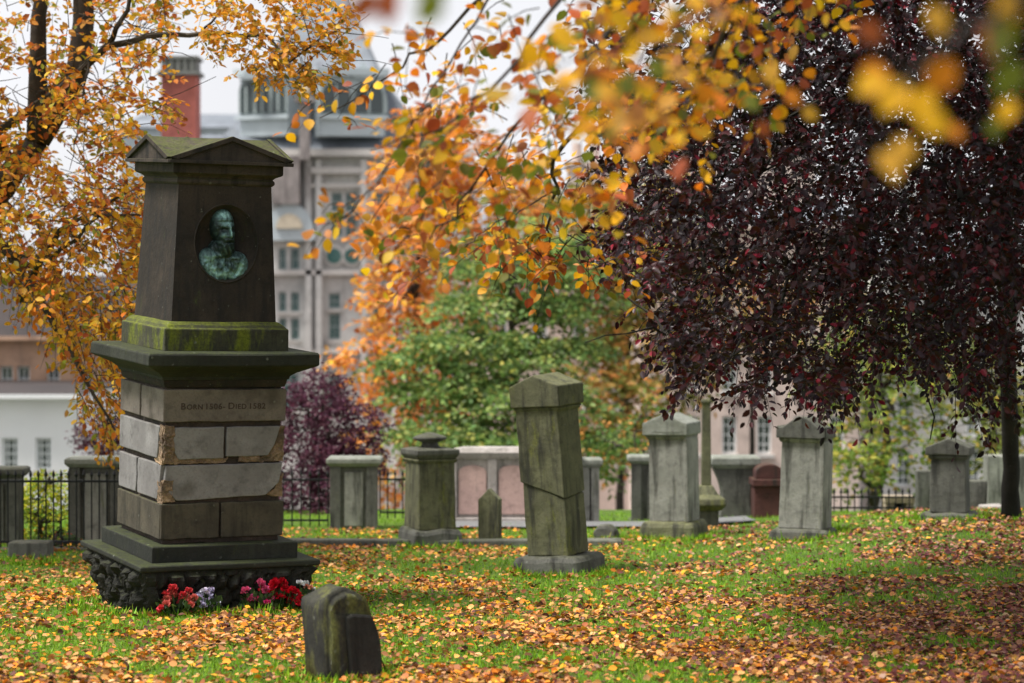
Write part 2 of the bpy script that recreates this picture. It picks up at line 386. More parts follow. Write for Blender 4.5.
ST_TAN = stone('flaking_tan_stone', (.36, .25, .155), (.22, .15, .1), mossamt=0., darkamt=.35, dark=(.08, .06, .045), streak=False, bump=1.2, sc_=3)
ST_JOINT = stone('joint_shadow_mortar', (.07, .05, .038), (.04, .03, .025), mossamt=.1, darkamt=.3, streak=False, bump=.6)  # shadow lines of the joints are put into this core colour
ST_ROCK = stone('black_rough_rock', (.018, .018, .014), (.012, .012, .01), moss=(.045, .052, .014), mossamt=.3, darkamt=.4, topmoss=.6, bump=.7)

PHI = 27.6; SC = 135.; k_ = 1 / (1.288 * SC)
mpos = P(197, 590, 18.45); mpos.z = ground(mpos.x, 18.0) - .02
mon = empty('monument', mpos, 'tall four-sided stone memorial with gabled cap and bronze portrait in an oval niche', 'monument')
mon.rotation_euler = (Matrix.Rotation(R(PHI), 3, 'Z') @ Matrix.Rotation(R(.5), 3, 'Y') @ Matrix.Rotation(R(3.2), 3, 'X')).to_euler()
Mm = Matrix.Translation(mpos) @ mon.rotation_euler.to_matrix().to_4x4()
def proj(p):
    q = p - Vector((0, 0, EYE)); cy = (q.z * math.cos(PITCH) + q.y * math.sin(PITCH)) / (q.y * math.cos(PITCH) - q.z * math.sin(PITCH))
    return 341.5 - cy * F
SIZES = [(612, 215), (573, 238), (560, 194), (547, 194), (541, 163), (380, 163), (372, 175), (364, 226), (353, 226), (349, 165), (328, 165), (322, 139), (184, 124), (175, 140), (168, 152), (157, 158), (100, 158)]
def solve(py, lx, ly):
    a, b_ = -1., 6.
    for _ in range(40):
        c_ = (a + b_) / 2
        if proj(Mm @ Vector((lx, ly, c_))) > py: a = c_
        else: b_ = c_
    return a
def Z(py, size=None):
    if size is None:
        for i in range(len(SIZES) - 1):
            if SIZES[i][0] >= py >= SIZES[i + 1][0]:
                f = (SIZES[i][0] - py) / (SIZES[i][0] - SIZES[i + 1][0]); size = SIZES[i][1] + (SIZES[i + 1][1] - SIZES[i][1]) * f; break
        else: size = 238
    h_ = size * k_ / 2; return solve(py, -h_, -h_)
s_pl = 238 * k_
# rough rock plinth
mb = MB(); res = .022; hh = Z(572, 238); nseg = int(s_pl / res); nz_ = int(hh / res)
for side in range(4):
    M = Matrix.Rotation(R(90 * side), 4, 'Z'); vs = []; fs = []
    for j in range(nz_ + 1):
        z = hh * j / nz_
        for i in range(nseg + 1):
            u = -1 + 2 * i / nseg; q = Vector((u * s_pl / 2, side * 7.3, z))
            inset = .11 * (1 - z / hh) ** 1.3
            dd, pp = noise.voronoi(q * 7.5, distance_metric='DISTANCE')
            e = min(dd[1] - dd[0], .5); edge = min(1, (1 - abs(u)) * 12)
            disp = (.11 * math.sqrt(max(e, 0)) + .025 * noise.noise(q * 18)) * edge
            top = min(1, (hh - z) / .05)
            r = s_pl / 2 - .045 - inset + disp * top
            vs.append((u * (s_pl / 2 - .045 - inset), -r, z - .003 - (.06 if j == 0 else 0)))
    for j in range(nz_):
        for i in range(nseg): a = j * (nseg + 1) + i; fs.append((a, a + 1, a + nseg + 2, a + nseg + 1))
    mb.add(vs, fs, 0, M)
mb.build('rock_plinth', ST_ROCK, mon, smooth=False)
def lev_part(name, lv, mat, bev=.012, rough=.004, cuts=3, parent=mon):
    m_ = MB(); m_.levels(lv); o = m_.build(name, mat, parent)
    add_rough(o, rough, 5, cuts)
    if bev:
        bv = o.modifiers.new('bevel', 'BEVEL'); bv.width = bev; bv.segments = 2; bv.limit_method = 'ANGLE'; bv.angle_limit = R(35)
    return o
s2 = 194 * k_; s3 = 168 * k_
lev_part('plinth_slab', [(Z(573.5, 238), s_pl - .02, s_pl - .02), (Z(572, 238), s_pl, s_pl), (Z(568, 238), s_pl, s_pl), (Z(567, 238), s_pl - .02, s_pl - .02)], ST_LEDGE)
lev_part('step', [(Z(567.2, 238), s2, s2), (Z(548, 194), s2, s2), (Z(547, 194), s2 - .02, s2 - .02)], ST_LEDGE)
# pedestal core and its facing blocks
sp = 163 * k_; core = sp - .05
m_ = MB(); m_.levels([(Z(547.2, 194), core, core), (Z(386, 163), core - .015, core - .015)]); pc = m_.build('pedestal_core', ST_JOINT, mon); add_rough(pc, .012, 14, 24)
def zmap(y): return solve(350 + y / 2.44, -sp * .42, -sp / 2)
def face_blocks(polys, x0, x1, rot, mat, name, proud=.0):
    """polys in enlarged-view coordinates mapped onto one face of the pedestal"""
    mm_ = MB(); M = Matrix.Rotation(R(rot), 4, 'Z')
    for pl_ in polys:
        pts = []
        for i in range(len(pl_)):
            a = pl_[i]; b_ = pl_[(i + 1) % len(pl_)]; nn = max(1, int(math.dist(a, b_) / 22))
            for k in range(nn):
                tt = k / nn; pts.append((a[0] + (b_[0] - a[0]) * tt + random.uniform(-1, 1) * .9, a[1] + (b_[1] - a[1]) * tt + random.uniform(-1, 1) * .9))
        loc = [(((x - x0) / (x1 - x0) - .5) * sp, zmap(y)) for x, y in pts]
        loc = loc[::-1]
        mm_.prism(loc, -sp / 2 - proud, -core / 2 + .06, 0, M)
    return mm_.build(name, mat, mon, bevel=.007)
def rc(x0, y0, x1, y1): return [(x0, y0), (x1, y0), (x1, y1), (x0, y1)]
face_blocks([rc(256, 97, 548, 176)], 256, 547, 0, ST_BLOCK2, 'inscribed_block')
face_blocks([[(285, 190), (401, 190), (401, 268), (294, 268), (279, 240), (281, 212)], [(407, 190), (536, 190), (522, 236), (507, 262), (407, 264)]], 256, 547, 0, ST_BLOCK, 'facing_block')
face_blocks([[(266, 283), (543, 281), (536, 330), (505, 361), (292, 369), (275, 350), (264, 325)]], 256, 547, 0, ST_BLOCK, 'facing_block')
face_blocks([rc(256, 376, 393, 462), rc(398, 376, 547, 462)], 256, 547, 0, ST_BLOCK3, 'base_course_block', .006)
S0, S1 = 152, 258
face_blocks([rc(S0, 97, 200, 176), rc(204, 97, 254, 176)], S0, S1, -90, ST_BLOCK2, 'facing_block')
face_blocks([[(S0, 188), (250, 188), (244, 268), (S0, 268)]], S0, S1, -90, ST_BLOCK, 'facing_block')
face_blocks([rc(S0, 281, 195, 369), [(199, 281), (256, 281), (252, 330), (246, 369), (199, 369)]], S0, S1, -90, ST_BLOCK, 'facing_block')
face_blocks([rc(S0, 376, 258, 462)], S0, S1, -90, ST_BLOCK3, 'base_course_block', .006)
for ro in (90, 180):
    face_blocks([rc(258, 97, 545, 176), rc(276, 190, 396, 268), rc(403, 190, 545, 268), rc(274, 283, 545, 368)], 256, 547, ro, ST_BLOCK, 'facing_block')
    face_blocks([rc(258, 376, 545, 462)], 256, 547, ro, ST_BLOCK3, 'base_course_block', .004)
def tan(polys, x0, x1, rot):
    o = face_blocks(polys, x0, x1, rot, ST_TAN, 'flaked_stone', -.012)
    b2 = bmesh.new(); b2.from_mesh(o.data); bmesh.ops.triangulate(b2, faces=b2.faces[:]); bmesh.ops.subdivide_edges(b2, edges=b2.edges[:], cuts=3); b2.to_mesh(o.data); b2.free(); add_rough(o, .016, 26); o.modifiers.clear()
tan([[(257, 184), (284, 187), (284, 230), (296, 268), (410, 268), (412, 263), (408, 279), (257, 279)], [(500, 258), (522, 236), (536, 192), (546, 190), (546, 277), (440, 277), (440, 263), (500, 264)], [(257, 322), (272, 344), (292, 370), (257, 374)], [(505, 362), (526, 345), (536, 318), (546, 310), (546, 366)]], 256, 547, 0)
tan([[(248, 186), (258, 186), (258, 278), (240, 278), (236, 270), (244, 262)], [(250, 325), (258, 318), (258, 372), (240, 372)]], S0, S1, -90)
# inscription
def text_obj(body, size, loc, rot, mat, parent, name, ext=.002, align='CENTER', sx=1.):
    cu = bpy.data.curves.new(name, 'FONT'); cu.body = body; cu.size = size; cu.extrude = ext; cu.align_x = align; cu.offset = .0006; cu.space_character = 1.12
    to = bpy.data.objects.new('tmp', cu); col.objects.link(to)
    dg = bpy.context.evaluated_depsgraph_get(); me = bpy.data.meshes.new_from_object(to.evaluated_get(dg)); bpy.data.objects.remove(to)
    o = bpy.data.objects.new(name, me); me.materials.clear(); me.materials.append(mat); col.objects.link(o); o.parent = parent; o.location = loc; o.rotation_euler = rot; o.scale.x = sx
    return o
CUT_SHADE = plain('cut_letter_shadow', (.07, .05, .04), .95)  # letters stand proud; the shade of the cut is in their colour
# small capitals with a taller first letter and numerals
zt = solve(350 + 144 / 2.44, 0, -sp / 2); ins = None
xcur = -sp / 2 + (296 - 256) / 291 * sp
for word, size in (('B', .066), ('ORN ', .051), ('1506', .058), ('-', .058), ('D', .066), ('IED ', .051), ('1582', .058)):
    o = text_obj(word.strip(), size, (xcur, -sp / 2 - .0015, zt), (R(90), 0, 0), CUT_SHADE, mon, 'inscription', align='LEFT', sx=1.05)
    xcur += (max(v.co.x for v in o.data.vertices) if word != '-' else .03) * 1.05 + (.016 if word.endswith(' ') else .007)
# ledge cornice above the pedestal
ls = 226 * k_
lev_part('neck', [(Z(388, 163), sp - .02, sp - .02), (Z(384, 163), sp + .0, sp + .0), (Z(380, 163), sp + .01, sp + .01)], ST_SHAFT, .006, .002)
lev_part('cornice', [(Z(380.2, 163), sp + .03, sp + .03), (Z(377, 170), sp + .04, sp + .04), (Z(373, 180), sp + .12, sp + .12), (Z(369, 212), ls - .09, ls - .09), (Z(367, 222), ls - .02, ls - .02), (Z(366, 226), ls, ls), (Z(355.5, 226), ls, ls), (Z(353.5, 226), ls - .02, ls - .02), (Z(351.5, 180), sp + .04, sp + .04)], ST_LEDGE, .006, .004)
su = 165 * k_
lev_part('moulded_base', [(Z(351.8, 165), su, su), (Z(329, 165), su, su), (Z(328, 165), su - .035, su - .035), (Z(325, 150), su - .06, su - .06), (Z(321.5, 139), su - .12, su - .12)], ST_MOSS, .008, .004)
# shaft with its oval niche
wb = 139 * k_; wt = 123 * k_; zb, zt_ = Z(322, 139), Z(184, 123)
mb = MB(); zc = solve(243.5, .02, -wb / 2 + .03); ax, az = 30.5 / SC / .93, 38.5 / 137.5; H = zt_ - zb
def halfw(z): return (wb + (wt - wb) * (z - zb) / H) / 2
def fy(z): return -halfw(z)
n = 72; vs = []; fs = []
angs = [2 * math.pi * i / n for i in range(n)]
xoff = .012
for k in range(4):      # rings: outer rectangle, halfway, oval rim, rim inside
    for a in angs:
        ex, ez = xoff + ax * math.cos(a), zc + az * math.sin(a)
        # ray to rectangle
        dx, dz = math.cos(a) * ax, math.sin(a) * az
        tmax = 1e9
        if dz > 1e-9: tmax = min(tmax, (zt_ - zc) / dz)
        if dz < -1e-9: tmax = min(tmax, (zb - zc) / dz)
        # slanted sides
        for sgn in (1, -1):
            # xoff + t dx = sgn*halfw(zc + t dz)
            kk = (wt - wb) / 2 / H; den = dx - sgn * kk * dz; num = sgn * halfw(zc) - xoff
            if abs(den) > 1e-9 and num / den > 0: tmax = min(tmax, num / den)
        rx, rz = xoff + tmax * dx, zc + tmax * dz
        f = (1, .5, 0, 0)[k]; x = ex + (rx - ex) * f; z = ez + (rz - ez) * f
        if k == 3: x = xoff + ax * .97 * math.cos(a); z = zc + az * .97 * math.sin(a)
        vs.append((x, fy(z) + (.006 if k == 3 else 0), z))
# bowl of the niche
for q in range(1, 7):
    r = .97 * math.cos(q / 6 * math.pi / 2 * .97); dep = .11 * math.sin(q / 6 * math.pi / 2)
    for a in angs: x = xoff + ax * r * math.cos(a); z = zc + az * r * math.sin(a); vs.append((x, fy(z) + dep, z))
for k in range(9):
    for i in range(n): fs.append((k * n + i, k * n + (i + 1) % n, (k + 1) * n + (i + 1) % n, (k + 1) * n + i))
fs.append(tuple(9 * n + i for i in range(n)))
# side and back faces, and corner pieces of the outer ring
c0 = len(vs)
for z, h_ in ((zb, wb / 2), (zt_, wt / 2)): vs += [(-h_, -h_, z), (h_, -h_, z), (h_, h_, z), (-h_, h_, z)]
for a, b_ in ((1, 2), (2, 3), (3, 0)): fs.append((c0 + a, c0 + b_, c0 + 4 + b_, c0 + 4 + a))
fs.append((c0 + 3, c0 + 2, c0 + 1, c0)); fs.append((c0 + 4, c0 + 5, c0 + 6, c0 + 7))
# fill the four corner triangles between ring samples and true corners
for ci, (cx_, cz_) in ((0, (-wb / 2, zb)), (1, (wb / 2, zb)), (5, (wt / 2, zt_)), (4, (-wt / 2, zt_))):
    best = None
    aa = math.atan2((cz_ - zc) / az, (cx_ - xoff) / ax) % (2 * math.pi); i0 = int(aa / (2 * math.pi) * n) % n
    fs.append((i0, (i0 + 1) % n, c0 + ci))
mb.add(vs, fs); shaft = mb.build('shaft', ST_SHAFT, mon, fix=True)
mb = MB(); ring = []
for a in angs + [angs[0]]:
    z = zc + az * 1.0 * math.sin(a); ring.append((xoff + ax * math.cos(a), fy(z) - .001, z))
mb.tube(ring, .006, 8, cap=False); mb.build('niche_rim', ST_SHAFT, shaft, smooth=True)
# bronze relief portrait
BRONZE, t, b = base_mat('verdigris_bronze', .45)
v = coords(t); n1 = noise_n(t, v, 22, 5); gg = t.nodes.new('ShaderNodeNewGeometry')
ng = t.nodes.new('ShaderNodeSeparateXYZ'); t.links.new(gg.outputs['Normal'], ng.inputs[0])
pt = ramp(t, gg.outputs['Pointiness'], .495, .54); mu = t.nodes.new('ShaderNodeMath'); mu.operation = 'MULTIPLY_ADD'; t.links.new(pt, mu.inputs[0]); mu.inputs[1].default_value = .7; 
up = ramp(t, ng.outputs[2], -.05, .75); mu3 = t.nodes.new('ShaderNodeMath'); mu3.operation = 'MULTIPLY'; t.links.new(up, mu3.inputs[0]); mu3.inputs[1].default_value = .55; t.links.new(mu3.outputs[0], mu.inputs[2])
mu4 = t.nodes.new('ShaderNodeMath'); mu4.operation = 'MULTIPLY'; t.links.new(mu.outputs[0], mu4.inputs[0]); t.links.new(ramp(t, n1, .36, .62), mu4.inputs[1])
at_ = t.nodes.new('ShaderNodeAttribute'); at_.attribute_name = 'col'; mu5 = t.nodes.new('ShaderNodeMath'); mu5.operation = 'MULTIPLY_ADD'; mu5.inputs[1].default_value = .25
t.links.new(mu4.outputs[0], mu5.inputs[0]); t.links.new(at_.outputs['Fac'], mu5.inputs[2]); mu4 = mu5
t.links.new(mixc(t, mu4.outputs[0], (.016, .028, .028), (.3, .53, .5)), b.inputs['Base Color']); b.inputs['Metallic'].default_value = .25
GX, GZ = 110, 160; hx, hz = .225, .285
def bump(x, z, cx, cz, rx, rz, h, ang=0., pw=1.):
    c_, s_ = math.cos(ang), math.sin(ang); dx, dz = x - cx, z - cz; a, b2 = (dx * c_ + dz * s_) / rx, (-dx * s_ + dz * c_) / rz
    q = 1 - a * a - b2 * b2; return h * math.sqrt(q) ** pw if q > 0 else 0
def bust_h(x, z):
    X, Zz = x / .225, z / .272      # -1..1
    h = 0
    h = max(h, bump(X, Zz, -.04, .50, .40, .46, .10, 0, .7))           # skull
    h = max(h, bump(X, Zz, .03, .30, .34, .50, .115, 0, .7))           # face
    h = max(h, bump(X, Zz, .04, -.02, .34, .36, .115, .15, .7))        # beard
    h = max(h, bump(X, Zz, -.03, -.2, .46, .35, .07, 0, .6))           # neck, collar
    sh = bump(X, Zz, -.05, -.66, .92, .38, .085, 0, .6)                # shoulders
    h = max(h, sh, bump(X, Zz, -.48, -.46, .42, .36, .08, 0, .6), bump(X, Zz, .44, -.52, .44, .34, .085, 0, .6))
    if h <= 0: return 0
    g = lambda cx, cz, rx, rz: math.exp(-((X - cx) / rx) ** 2 - ((Zz - cz) / rz) ** 2)
    h += .010 * g(.06, .47, .26, .05)       # brows
    h -= .026 * g(-.07, .385, .10, .06) + .024 * g(.22, .385, .08, .055)   # eye sockets
    h += .010 * g(-.07, .38, .05, .025) + .009 * g(.21, .38, .04, .025)
    h += .034 * g(.1, .30, .045, .12) + .018 * g(.11, .22, .08, .04)   # nose
    h += .014 * (g(.0, .12, .12, .05) + g(.2, .12, .10, .05)) - .016 * g(.1, .06, .1, .02)    # moustache, mouth
    h += .010 * g(-.12, .24, .1, .07)                                  # cheek
    h += .005 * g(-.02, .66, .42, .035) - .003 * g(-.02, .60, .40, .02)   # cap edge
    if Zz < .08 and abs(X) < .4: h += .003 * math.sin(X * 34 + Zz * 20) * ss(.08, -.05, Zz) * ss(-.42, -.3, Zz)
    fold = ss(-.25, -.45, Zz)
    h += fold * (.006 * math.sin(X * 9 + abs(X) * Zz * 10) + .018 * noise.noise(Vector((X * 6, Zz * 6, 2))))
    h += .014 * g(-.30, -.30, .25, .06) + .016 * g(.32, -.34, .2, .06) - .018 * g(.05, -.48, .05, .2)    # ruff and lapels
    h += .005 * noise.noise(Vector((X * 12, Zz * 12, 1)))
    return max(h, .001)
mb = MB(); idx = {}; vs = []; fs = []
for j in range(GZ + 1):
    for i in range(GX + 1):
        x = (-1 + 2 * i / GX) * hx; z = (-1 + 2 * j / GZ) * hz; h = bust_h(x, z)
        idx[i, j] = len(vs); zz = zc + z - .008
        vs.append((xoff + x, fy(zz) + .095 - h, zz))
Hh = [[bust_h((-1 + 2 * i / GX) * hx, (-1 + 2 * j / GZ) * hz) > .002 for j in range(GZ + 1)] for i in range(GX + 1)]
for j in range(GZ):
    for i in range(GX):
        if Hh[i][j] or Hh[i + 1][j] or Hh[i][j + 1] or Hh[i + 1][j + 1]: fs.append((idx[i, j], idx[i + 1, j], idx[i + 1, j + 1], idx[i, j + 1]))
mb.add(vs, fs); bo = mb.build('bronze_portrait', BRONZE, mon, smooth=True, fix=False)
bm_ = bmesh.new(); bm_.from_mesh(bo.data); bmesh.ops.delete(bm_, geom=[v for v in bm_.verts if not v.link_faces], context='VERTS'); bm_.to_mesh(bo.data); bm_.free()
def patina_highlights(x, z):  # verdigris zones, with highlights and dark sockets painted into the colour
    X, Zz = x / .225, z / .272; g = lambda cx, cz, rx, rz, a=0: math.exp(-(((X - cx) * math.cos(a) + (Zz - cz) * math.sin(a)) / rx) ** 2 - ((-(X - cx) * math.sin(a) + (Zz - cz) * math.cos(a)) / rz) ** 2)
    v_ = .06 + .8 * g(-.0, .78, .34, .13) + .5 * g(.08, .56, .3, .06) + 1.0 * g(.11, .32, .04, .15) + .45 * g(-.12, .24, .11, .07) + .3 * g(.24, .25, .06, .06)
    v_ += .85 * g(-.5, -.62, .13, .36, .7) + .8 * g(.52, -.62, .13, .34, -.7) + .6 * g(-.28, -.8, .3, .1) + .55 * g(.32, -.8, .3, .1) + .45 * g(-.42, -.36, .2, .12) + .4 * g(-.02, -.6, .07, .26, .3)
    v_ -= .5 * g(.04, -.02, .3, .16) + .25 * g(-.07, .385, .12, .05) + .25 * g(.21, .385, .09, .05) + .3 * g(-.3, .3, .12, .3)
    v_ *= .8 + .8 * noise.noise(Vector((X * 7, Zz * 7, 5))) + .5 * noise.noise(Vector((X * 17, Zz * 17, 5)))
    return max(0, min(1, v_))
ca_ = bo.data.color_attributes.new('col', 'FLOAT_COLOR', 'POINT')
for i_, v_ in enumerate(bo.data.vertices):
    q_ = patina_highlights(v_.co.x - xoff, v_.co.z - zc + .008); ca_.data[i_].color = (q_, q_, q_, 1)
bo['label'] = 'green bronze relief of a bearded man in a cap, head and shoulders'
# cap: mouldings and cross gables
sc1 = 146 * k_; scp = 160 * k_
lev_part('frieze', [(Z(184.2, 124), wt + .01, wt + .01), (Z(182, 126), wt + .04, wt + .04), (Z(179, 126), wt + .04, wt + .04), (Z(177.5, 126), wt + .015, wt + .015), (Z(175, 130), wt + .05, wt + .05), (Z(173, 142), sc1 - .02, sc1 - .02), (Z(172, 146), sc1, sc1), (Z(162, 148), sc1, sc1)], ST_DARK, .004, .002)
mb = MB(); e = scp / 2; z0, z1 = Z(162.2, 148), Z(157.5, 160); z2 = z1 + .155
vs = [(-e, -e, z0), (e, -e, z0), (e, e, z0), (-e, e, z0), (-e, -e, z1), (e, -e, z1), (e, e, z1), (-e, e, z1), (0, -e, z2), (e, 0, z2), (0, e, z2), (-e, 0, z2), (0, 0, z2)]
fs = [(3, 2, 1, 0), (0, 1, 5, 8, 4), (1, 2, 6, 9, 5), (2, 3, 7, 10, 6), (3, 0, 4, 11, 7), (4, 8, 12), (4, 12, 11), (5, 9, 12), (5, 12, 8), (6, 10, 12), (6, 12, 9), (7, 11, 12), (7, 12, 10)]
mb.add(vs, fs); cap = mb.build('cap', ST_DARK, mon, bevel=.008)
mb = MB()      # raking mouldings along each gable
for sd_ in range(4):
    M = Matrix.Rotation(R(90 * sd_), 4, 'Z')
    for sg in (1, -1):
        a = Vector((sg * (e + .004), 0, z1)); b_ = Vector((0, 0, z2 + .004)); d_ = (b_ - a).normalized(); nn = Vector((-d_.z, 0, d_.x)) * (1 if d_.x < 0 else -1)
        if nn.z < 0: nn = -nn
        q = [a + nn * .008, b_ + Vector((0, 0, .008)), b_ - Vector((0, 0, .028)), a - Vector((sg * .05, 0, .012))]
        poly = [(p_.x, p_.z) for p_ in q]
        if sg > 0: poly = poly[::-1]
        mb.prism(poly, -e - .022, -e + .01, 0, M)
    mb.box(-e - .01, e + .01, -e - .018, -e + .01, z0 - .004, z0 + .022, 0, M)
mb.build('gable_moulding', ST_DARK, cap, bevel=.004)
# moss and rubble footing at the base
FOOT = ST_ROCK

# ------------------------------------------------------------------ flowers at the foot of the monument
def bouquet(px, py, wpx, n, cols, label, cat_cols, hpx=26, Y=None, name='flower_bunch', r=.032):
    u = (px - 148) / 172 * s_pl - s_pl / 2; g0 = Mm @ Vector((u, -s_pl / 2 - .06, 0)); g0.z = ground(g0.x, g0.y)
    rt = empty(name, g0, label, 'flowers', 'flowers laid against the monument')
    s = sc_at(g0.y); W = wpx / s / 2; Hh_ = hpx / s
    proto = {}
    def blossom(ci):
        if ci in proto: return proto[ci]
        k = 34; cen = []; 
        u = rng.normal(0, 1, (k, 3)); u /= np.linalg.norm(u, axis=1, keepdims=True)
        u[:, 2] = np.abs(u[:, 2]) * .9; 
        o = leaves('blossom', u * r * .35, u + rng.normal(0, .2, (k, 3)), rng.normal(0, 1, (k, 3)), rng.uniform(.7, 1., k) * r, palette([cat_cols[ci]], [1], k, .22), PETAL, shape='ovate', parent=rt, aspect=1.3)
        proto[ci] = o; return o
    st = MB(); heads = []
    for i in range(n):
        x = rng.uniform(-W, W); z = rng.uniform(.35, 1.15) * Hh_ * (1 - .4 * (x / W) ** 2); y = rng.uniform(-.06, .06)
        ci = rng.integers(len(cat_cols)); first = ci not in proto; o = blossom(ci)
        if not first: o = o.copy(); col.objects.link(o)
        o.parent = rt; o.location = (x, y, z); o.rotation_euler = (rng.uniform(-.5, .9), rng.uniform(-.5, .5), rng.uniform(0, 6)); o.scale = (1,) * 3
        o.scale *= 0 + rng.uniform(.75, 1.15)
        st.tube([(x * .4, 0.02, 0), (x * .8, y, z * .6), (x, y, z)], .003, 4)
    st.build('stem', STEM, rt)
    k = 90; x = rng.uniform(-W * 1.15, W * 1.15, k); pz = np.stack([x, rng.uniform(-.05, .06, k), rng.uniform(0, Hh_ * .6, k)], 1)
    leaves('foliage', pz, np.stack([x * 4, rng.normal(0, .4, k), rng.uniform(.2, 1, k)], 1), rng.normal(0, 1, (k, 3)), rng.uniform(.03, .07, k), palette([(.06, .12, .03), (.1, .16, .04), (.04, .07, .03)], [1, 1, 1], k), LEAF, parent=rt)
    return rt
STEM = plain('flower_stem', (.05, .09, .025), .6)
_o = bpy.types.Object
bouquet(182, 611, 34, 22, None, 'bunch of coral pink flowers at the left end of the monument plinth', [(.6, .05, .06), (.55, .12, .1)], 28)
bouquet(208, 611, 22, 16, None, 'bunch of pale lilac flowers against the plinth beside the coral pink ones', [(.5, .45, .62), (.62, .58, .7)], 23)
bouquet(257, 609, 26, 14, None, 'bunch of magenta pink flowers between the lilac and the bright red ones', [(.55, .03, .16), (.6, .1, .22)], 28)
bouquet(279, 612, 40, 30, None, 'bunch of bright red flowers dotted with white at the right of the plinth', [(.55, .006, .02), (.6, .01, .03), (.42, .004, .015)], 28)
bouquet(300, 607, 24, 12, None, 'small mixed bunch of white and peach flowers behind the mossy low headstone', [(.7, .7, .66), (.7, .3, .2), (.75, .78, .8)], 28, r=.026)

# ================================================================== GRAVESTONES
def grave(name, px, py, label, cat='gravestone', yaw=0, lean=(0, 0), group='worn gravestones on the lawn', sink=.03):
    p = spot(px, py); p.z -= sink
    o = empty(name, p, label, cat, group)
    o.rotation_euler = (Matrix.Rotation(R(lean[0]), 3, 'Y') @ Matrix.Rotation(R(lean[1]), 3, 'X') @ Matrix.Rotation(R(yaw), 3, 'Z')).to_euler()
    return o, sc_at(p.y)
ST_OLIVE = stone('olive_lichened_stone', (.15, .15, .085), (.1, .1, .06), moss=(.2, .21, .045), mossamt=.5, darkamt=.5, dark=(.03, .03, .025), topmoss=.3)
ST_GREY = stone('pale_grey_stone', (.27, .27, .24), (.2, .2, .18), moss=(.17, .19, .06), mossamt=.35, darkamt=.42, dark=(.05, .05, .043), topmoss=.3)
ST_GREY2 = stone('dark_grey_stone', (.12, .12, .105), (.085, .085, .075), moss=(.12, .13, .04), mossamt=.3, darkamt=.4, dark=(.03, .03, .027), topmoss=.4)
ST_PALECAP = stone('weathered_cap_stone', (.26, .27, .24), (.18, .19, .16), moss=(.14, .16, .05), mossamt=.3, darkamt=.2, dark=(.08, .08, .07), topmoss=.15)
ST_PINK = stone('pink_granite_panel', (.55, .38, .34), (.48, .33, .3), mossamt=.05, darkamt=.08, dark=(.25, .2, .18), topmoss=.2, bump=.1)
ST_PALE = stone('pale_tomb_stone', (.42, .38, .36), (.33, .3, .28), moss=(.2, .22, .12), mossamt=.15, darkamt=.2, dark=(.15, .14, .13), topmoss=.2)
ST_BLACKM = stone('blackened_mossy_stone', (.035, .034, .028), (.022, .022, .02), moss=(.14, .145, .04), mossamt=.82, darkamt=.5, dark=(.01, .01, .01), topmoss=.1, sc_=.9)
ST_RED = stone('red_sandstone', (.09, .035, .03), (.055, .024, .022), mossamt=.1, darkamt=.3, topmoss=.2)
def gable_cap(mb, w_, d_, z0, hb, hg, ov=0.):
    mb.prism([(-w_ / 2, z0), (w_ / 2, z0), (w_ / 2, z0 + hb), (0, z0 + hb + hg), (-w_ / 2, z0 + hb)], -d_ / 2, d_ / 2)
# low rounded stone in the foreground
o, s = grave('headstone', 341, 679, 'low dark headstone with rounded top, moss down its left face, in front of the monument', yaw=36, lean=(-4, 2))
W_, D_, Hs = .31, .27, 97 / s
pr = []
for i in range(15):
    a = math.pi * i / 14
    x = math.cos(a) * W_ / 2; z = Hs - .11 + .11 * math.sin(a)
    pr.append((x, z))
pr = [(W_ / 2 + .035, -.05), (W_ / 2 + .03, Hs * .45), (W_ / 2 + .01, Hs * .68)] + pr + [(-W_ / 2 - .005, -.05)]
mb = MB(); mb.prism(pr, -D_ / 2, D_ / 2); hb_ = mb.build('stone_body', ST_BLACKM, o)
bm_ = bmesh.new(); bm_.from_mesh(hb_.data); bmesh.ops.bevel(bm_, geom=[e_ for e_ in bm_.edges if abs((e_.verts[0].co - e_.verts[1].co).y) < .01], offset=.035, segments=3, affect='EDGES')
bmesh.ops.triangulate(bm_, faces=bm_.faces[:]); bmesh.ops.subdivide_edges(bm_, edges=[e_ for e_ in bm_.edges if e_.calc_length() > .05], cuts=2)
bm_.to_mesh(hb_.data); bm_.free(); add_rough(hb_, .03, 9); hb_.data.polygons.foreach_set('use_smooth', [True] * len(hb_.data.polygons))
mb = MB(); mb.prism([(-.02, .0), (W_ / 2 + .03, 0), (W_ / 2 + .02, Hs * .55), (W_ / 2 - .01, Hs * .7), (.0, Hs * .76), (-.03, Hs * .74)], -D_ / 2 - .03, -D_ / 2 + .05)
q_ = mb.build('raised_panel', stone('black_worn_stone', (.03, .03, .027), (.018, .018, .017), moss=(.1, .1, .03), mossamt=.12, darkamt=.5, dark=(.01, .01, .01), topmoss=.1), o, bevel=.015); add_rough(q_, .015, 7, 3)

